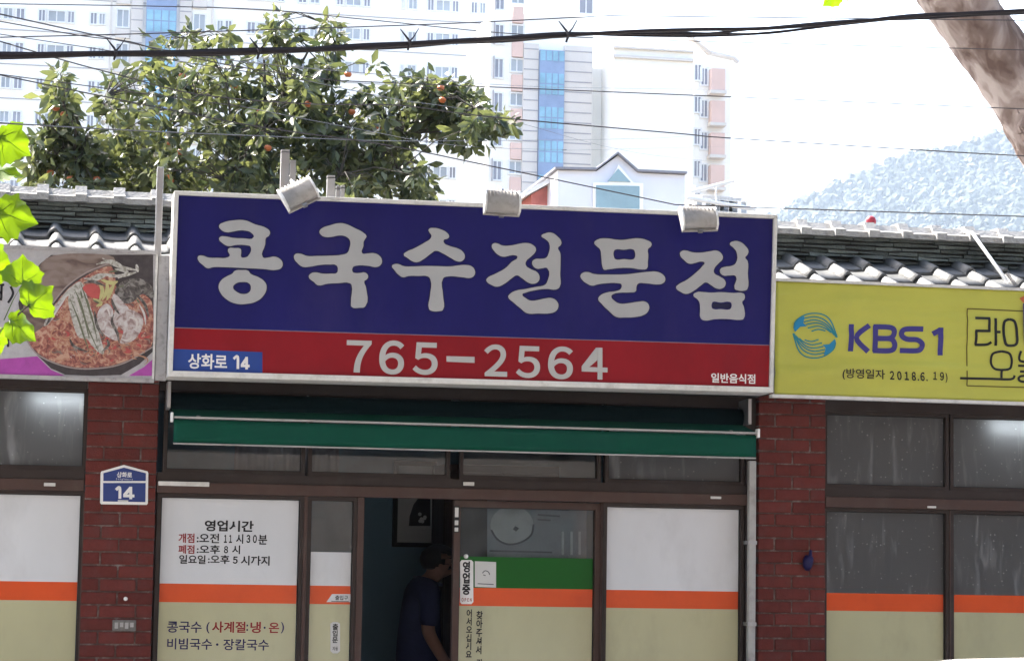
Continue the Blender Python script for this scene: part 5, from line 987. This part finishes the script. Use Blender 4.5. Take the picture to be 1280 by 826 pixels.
# ================================================================== FAR BUILDINGS
def bx2(name, mat, par, xa, xb, ya, yb, za, zb): return MB().box(xa, xb, ya, yb, za, zb).build(name, M[mat], par)
shared = {}
def win(par, x, y, z, w, h, kind='apt_glass'):
    k = (round(w, 1), round(h, 1), kind)
    if k not in shared:
        m = MB(); m.ring(-w / 2 + .06, w / 2 - .06, -h / 2 + .06, h / 2 - .06, .12, -.12, .05); m.box(-.04, .04, -.1, .05, -h / 2 + .06, h / 2 - .06); me = m.mesh('window'); me.materials.append(M['apt_frame'])
        g = MB().box(-w / 2 + .06, w / 2 - .06, -.03, .04, -h / 2 + .06, h / 2 - .06).mesh('pane'); g.materials.append(M[kind]); shared[k] = (me, g)
    me, g = shared[k]; o = place('window', me, par, (x, y, z)); p = bpy.data.objects.new('pane', g); col.objects.link(p); p.parent = o; return o
# --- long slab block at left
YAp = 176.; xr_ = lambda p, Y: at(p, 100, Y).x
xl, xe = xr_(-260, YAp), xr_(622, YAp)
zrow = lambda r: at(20, 18 + 43 * r, YAp).z
top_z = zrow(-3) + 3
ap_ = empty('apartment_block', ((xl + xe) / 2, YAp + 6, 0), 'long white apartment block with rows of windows behind the persimmon tree', 'building')
bx2('wall', 'apt_white', ap_, xl, xe, YAp, YAp + 12, 0, top_z)
for xx in (.0,):
    bx2('roof_parapet', 'apt_grey', ap_, xl - .3, xe + .3, YAp - .3, YAp + 12.3, top_z + .001, top_z + 1.1)
cols = []
for mid, s in ((199, 1),):
    for a, b, k in ((1, 13, 'apt_glass'), (17, 28, 'apt_dark'), (45, 54, 'apt_dark'), (57, 79, 'apt_glass'), (81, 91, 'apt_dark'), (110, 119, 'apt_dark'), (121, 129, 'apt_glass')):
        cols += [(a, b, k), (398 - b, 398 - a, k)]
cols += [(500, 504, 'apt_glass'), (508, 520, 'apt_glass'), (532, 541, 'apt_dark'), (543, 561, 'apt_glass'), (563, 572, 'apt_dark'), (587, 595, 'apt_dark'), (598, 605, 'apt_glass'), (418, 427, 'apt_dark'), (430, 449, 'apt_glass'), (452, 461, 'apt_dark'), (-48, -38, 'apt_glass'), (-34, -12, 'apt_glass'), (-10, -2, 'apt_dark')]
dz_row = zrow(0) - zrow(1)
for r in range(-1, 7):
    z = zrow(r)
    for a, b, k in cols: win(ap_, (xr_(a, YAp) + xr_(b, YAp)) / 2, YAp - .02, z, xr_(b, YAp) - xr_(a, YAp), .95 if k == 'apt_glass' else 1.0, k)
    for a, b in ((142, 160), (238, 256)):
        f = bx2('balcony', 'apt_grey', ap_, xr_(a, YAp), xr_(b, YAp), YAp - .25, YAp - .001, z - 1.5, z - .75); win(ap_, (xr_(a, YAp) + xr_(b, YAp)) / 2, YAp - .02, z + .15, 1.0, 1.5)
for a, b in ((161, 176), (222, 237)): 
    bx2('stone_band', 'apt_grey', ap_, xr_(a, YAp), xr_(b, YAp), YAp - .2, YAp - .001, 0, top_z - .5)
    for r in range(-4, 24): zz = zrow(-1) - r * dz_row / 3; MB().box(xr_(a, YAp) + .02, xr_(b, YAp) - .02, YAp - .215, YAp - .201, zz, zz + .09).build('stone_joint', M['apt_line'], ap_)
def stair(par, a, b, Y, z0, z1, dz, proud=.5):
    xa, xb = xr_(a, Y), xr_(b, Y); s = bx2('stair_tower', 'stair_band', par, xa, xb, Y - proud, Y - .001, z0, z1); nw = 4; w = (xb - xa) / nw
    g = MB().box(-w / 2 + .05, w / 2 - .05, -.03, .0, -dz / 6 + .05, dz / 6 - .05).mesh('glass_panel'); g.materials.append(M['stair_glass']); k = 0; z = z1 - dz / 6
    while z > z0 + .5 and k < 30:
        if k % 3 != 1 or k < 0:
            for i in range(nw): place('glass_panel', g, s, (xa + w * (i + .5), Y - proud - .001, z))
        z -= dz / 3; k += 1
stair(ap_, 180, 218, YAp, zrow(4), zrow(-2), dz_row)
for a in (135, 262): bx2('downpipe', 'apt_grey', ap_, xr_(a, YAp), xr_(a, YAp) + .15, YAp - .2, YAp - .001, 0, top_z)
for r in range(-1, 4): z = zrow(r) + 1.5; MB().box(xl, xe, YAp - .06, YAp - .001, z, z + .06).build('floor_line', M['apt_line'], ap_)
# --- tower at centre
YTw = 158.; tw_ = empty('apartment_tower', (xr_(770, YTw), YTw + 6, 0), 'white apartment tower with blue glass stair column and salmon balconies', 'building')
tz = at(700, 58, YTw).z; zt2 = at(700, 66, YTw).z; dzt = (at(690, 70, YTw).z - at(690, 112, YTw).z)
bx2('wall', 'apt_white', tw_, xr_(612, YTw), xr_(741, YTw), YTw, YTw + 11, 0, at(700, 20, YTw).z)
bx2('stone_band', 'apt_grey', tw_, xr_(653, YTw), xr_(672, YTw), YTw - .35, YTw - .001, 0, tz); bx2('stone_band', 'apt_grey', tw_, xr_(704, YTw), xr_(739, YTw), YTw - .35, YTw - .001, 0, tz)
for r in range(0, 16):
    zz = tz - (r + .6) * dzt / 3.3
    for a, b in ((653, 672), (704, 739)): MB().box(xr_(a, YTw) + .03, xr_(b, YTw) - .03, YTw - .37, YTw - .351, zz, zz + .09).build('stone_joint', M['apt_line'], tw_)
stair(tw_, 672.5, 703.5, YTw, zt2 - dzt * 4.6, zt2, dzt, .6)
for r in range(-2, 5):
    z = at(640, 82 + 42.5 * r, YTw).z
    win(tw_, xr_(645.5, YTw), YTw - .02, z, 1.0, 1.0); bx2('salmon_panel', 'apt_pink', tw_, xr_(639, YTw), xr_(652.5, YTw), YTw - .3, YTw - .001, z - 2.0, z - .75); win(tw_, xr_(623, YTw), YTw - .02, z - .3, .7, 1.5, 'apt_dark')
    MB().box(xr_(616, YTw), xr_(617, YTw), YTw - .3, YTw - .001, z - 1.1, z + .6).build('balcony_edge', M['apt_line'], tw_)
win(tw_, xr_(731, YTw), YTw - .02, at(731, 6, YTw).z, 1.1, 1.5, 'apt_dark')
YT2 = YTw - 3; zc_ = at(800, 62, YT2).z
bx2('wing_wall', 'apt_white', tw_, xr_(767, YT2), xr_(867, YT2), YT2, YT2 + 12, 0, zc_)
bx2('cornice', 'apt_grey', tw_, xr_(766, YT2), xr_(866, YT2), YT2 - .25, YT2 - .001, zc_ - .75, zc_ - .55); bx2('cornice', 'apt_grey', tw_, xr_(766, YT2), xr_(866, YT2), YT2 - .3, YT2 - .001, zc_ - .05, zc_ + .1)
bx2('link_wall', 'apt_white', tw_, xr_(741, YTw) + .01, xr_(767, YT2) - .01, YTw + 1, YTw + 9, 0, zc_ - .8)
YT3 = YTw + 3
bx2('rear_wing', 'apt_white', tw_, xr_(867.5, YT3), xr_(914, YT3), YT3, YT3 + 8, 0, at(900, 68, YT3).z)
rfm = MB(); A_, B_, C_ = at(862, 47, YT2), at(886, 66, YT3), at(917, 73, YT3); rfm.tube([A_, B_, C_, C_ + Vector((.4, 0, -.35))], [.25, .22, .22, .2], 6); rfm.build('roof_edge', M['apt_grey'], tw_)
for r in range(0, 5):
    z = at(890, 100 + 40 * r, YT3).z
    bx2('salmon_panel', 'apt_pink', tw_, xr_(886, YT3), xr_(903, YT3), YT3 - .8, YT3 - .001, z - 1.0, z + .75); bx2('balcony', 'apt_grey', tw_, xr_(884, YT3), xr_(904, YT3), YT3 - 1.0, YT3 - .001, z - 1.25, z - 1.0)
    win(tw_, xr_(872, YT3), YT3 - .02, z + .5, .6, 1.3, 'apt_dark'); win(tw_, xr_(880, YT3), YT3 - .02, z + .2, .6, 1.4, 'apt_dark')
# --- gabled house
YH = 42.; hs = empty('gabled_house', at(775, 300, YH).xy.to_3d(), 'pale house with pointed gable and tall window behind the sign', 'house')
hp = pxpoly([(697, 300), (697, 213), (746, 214), (772.5, 194.5), (797, 216), (856, 219), (856, 300)], YH); hp = [(x, z) if i not in (0, 6) else (x, 0) for i, (x, z) in enumerate(hp)]
MB().prism(hp, YH, YH + 6).build('front_wall', M['house_wall'], hs)
rf_ = MB(); ed = [at(694, 211, YH - .15), at(746, 212, YH - .15), at(772.5, 192, YH - .15), at(797.5, 214, YH - .15), at(859, 217, YH - .15)]
for a, b in zip(ed, ed[1:]): k = len(rf_.v); rf_.v += [tuple(a), tuple(b), tuple(b + Vector((0, 6.5, 0))), tuple(a + Vector((0, 6.5, 0))), tuple(a + Vector((0, 0, .05))), tuple(b + Vector((0, 0, .05))), tuple(b + Vector((0, 6.5, .05))), tuple(a + Vector((0, 6.5, .05)))]; rf_.f += [tuple(k + i for i in q) for q in ((3, 2, 1, 0), (4, 5, 6, 7), (0, 1, 5, 4), (1, 2, 6, 5), (2, 3, 7, 6), (3, 0, 4, 7))]
rf_.build('roof', M['house_trim'], hs)
wf = flat('window', [(741, 300), (741, 229), (760, 229), (772.5, 207), (791, 229), (803, 230), (803, 300)], YH - .02, M['apt_white'], hs, th=.08); flat('pane', [(745, 299), (745, 232), (799, 233), (799, 299)], YH - .101, M['house_glass'], wf, th=.03); flat('pane', [(759, 227), (772.5, 211), (788, 228)], YH - .101, M['house_glass'], wf, th=.03)
sw = pxpoly([(664, 300), (664, 243), (696.5, 226), (696.5, 300)], YH + 1.2); sw = [(x, z if z > at(680, 299, YH + 1.2).z else 0) for x, z in sw]; MB().prism(sw, YH + 1.2, YH + 5).build('brick_wing', M['house_brick'], hs)
a, b = at(655, 246, YH + .9), at(697, 223.5, YH + .9); rw = MB(); rw.v = [tuple(a), tuple(b), tuple(b + Vector((0, 4.5, 0))), tuple(a + Vector((0, 4.5, 0)))] + [tuple(p + Vector((0, 0, .12))) for p in (a, b, b + Vector((0, 4.5, 0)), a + Vector((0, 4.5, 0)))]; rw.f = [(3, 2, 1, 0), (4, 5, 6, 7), (0, 1, 5, 4), (1, 2, 6, 5), (2, 3, 7, 6), (3, 0, 4, 7)]; rw.build('wing_roof', M['low_roof'], hs)
# --- low far roofs
YR_ = 60.; lh = empty('low_house', at(905, 300, YR_).xy.to_3d(), 'pale low house roofs right of the gabled house above the sign', 'house')
bx2('wall', 'apt_white', lh, xr_(862, YR_), xr_(938, YR_), YR_, YR_ + 6, 0, at(900, 252, YR_).z)
for (xa_, ya_), (xb_, yb_) in (((858, 247), (945, 262)), ((862, 240), (918, 226))): a, b = at(xa_, ya_, YR_ - .5), at(xb_, yb_, YR_ - .5); MB().tube([a, b], .07, 6).build('eave', M['low_roof'], lh)
MB().tube([at(868, 262, YR_ - .3), at(868, 232, YR_ - .3)], .03, 6).build('mast', M['low_roof'], lh); MB().tube([at(895, 262, YR_ - .3), at(895, 230, YR_ - .3)], .03, 6).build('mast', M['low_roof'], lh)
for i in range(5): xa_ = 880 + i * 11; win(lh, xr_(xa_, YR_), YR_ - .02, at(xa_, 256 + i, YR_).z, .6, .5)

# ================================================================== WOODED HILL
crest = [(860, 330), (940, 292), (985, 266), (1040, 238), (1090, 217), (1130, 201), (1160, 194), (1185, 195), (1215, 184), (1262, 164), (1330, 136), (1420, 112), (1520, 105), (1640, 130), (1760, 190)]
cr_ = catmull(crest, 6); YHL = 1600.; hmsh = MB(); rowsn = 16; hn = len(cr_)
def hillpt(i, t):
    c = at(cr_[i][0], cr_[i][1], YHL); c.z = max(2, c.z); y = YHL - 620 * t; z = c.z * (1 - t) ** .9 if t <= 1 else 0
    return Vector((c.x * (1 - .0 * t), y, z + (22 * noise.noise(Vector((c.x * .006, y * .006, 0))) if 0 < t < 1 else 0) * min(1, t * 4)))
for i in range(hn):
    c = at(cr_[i][0], cr_[i][1], YHL); hmsh.v.append((c.x, YHL + 400, -1))
    for j in range(rowsn + 1): p = hillpt(i, j / rowsn); hmsh.v.append((p.x, p.y, p.z if j < rowsn else -1))
m_ = rowsn + 2
for i in range(hn - 1):
    for j in range(m_ - 1): a = i * m_ + j; hmsh.f.append((a, a + 1, a + m_ + 1, a + m_))
struct('hill', hmsh, M['hill'], smooth=True)
ico = bmesh.new(); bmesh.ops.create_icosphere(ico, subdivisions=2, radius=1); iv = np.array([v.co[:] for v in ico.verts]); ifc = np.array([[v.index for v in f.verts] for f in ico.faces]); ico.free()
hv = []; hf = []; rh = random.Random(8)
for k in range(9000):
    i = rh.randint(6, hn - 8); t = rh.random() ** 1.1 * .95; p = hillpt(i, t).lerp(hillpt(i + 1, t), rh.random()); r = rh.uniform(2.4, 5.2)
    b_ = len(hv) * len(iv); hv.append((iv * RNG.uniform(.6, 1.25, (len(iv), 1))) * r * np.array([1, 1, 1.1]) + np.array([p.x, p.y, p.z + r * .5])); hf.append(ifc + b_)
me = bpy.data.meshes.new('wood'); me.from_pydata(np.concatenate(hv).tolist(), [], np.concatenate(hf).tolist()); q = link('hill_trees', me, M['wood'], None, False); tag(q, 'dense trees covering the hazy blue hill at right', 'trees', kind='stuff')

# ================================================================== HAZE
hz, nt, b, out = newmat('haze'); nt.nodes.remove(b); pv = nt.nodes.new('ShaderNodeVolumePrincipled'); pv.inputs['Color'].default_value = (.66, .80, 1, 1); pv.inputs['Density'].default_value = .00014; pv.inputs['Anisotropy'].default_value = .1; nt.links.new(pv.outputs[0], out.inputs['Volume'])
hb = MB().box(-1410, 2410, -70, 2210, -1.3, 480).build('haze', hz); tag(hb, 'thin pale haze in the air', 'haze', kind='stuff'); hb.display_type = 'WIRE'
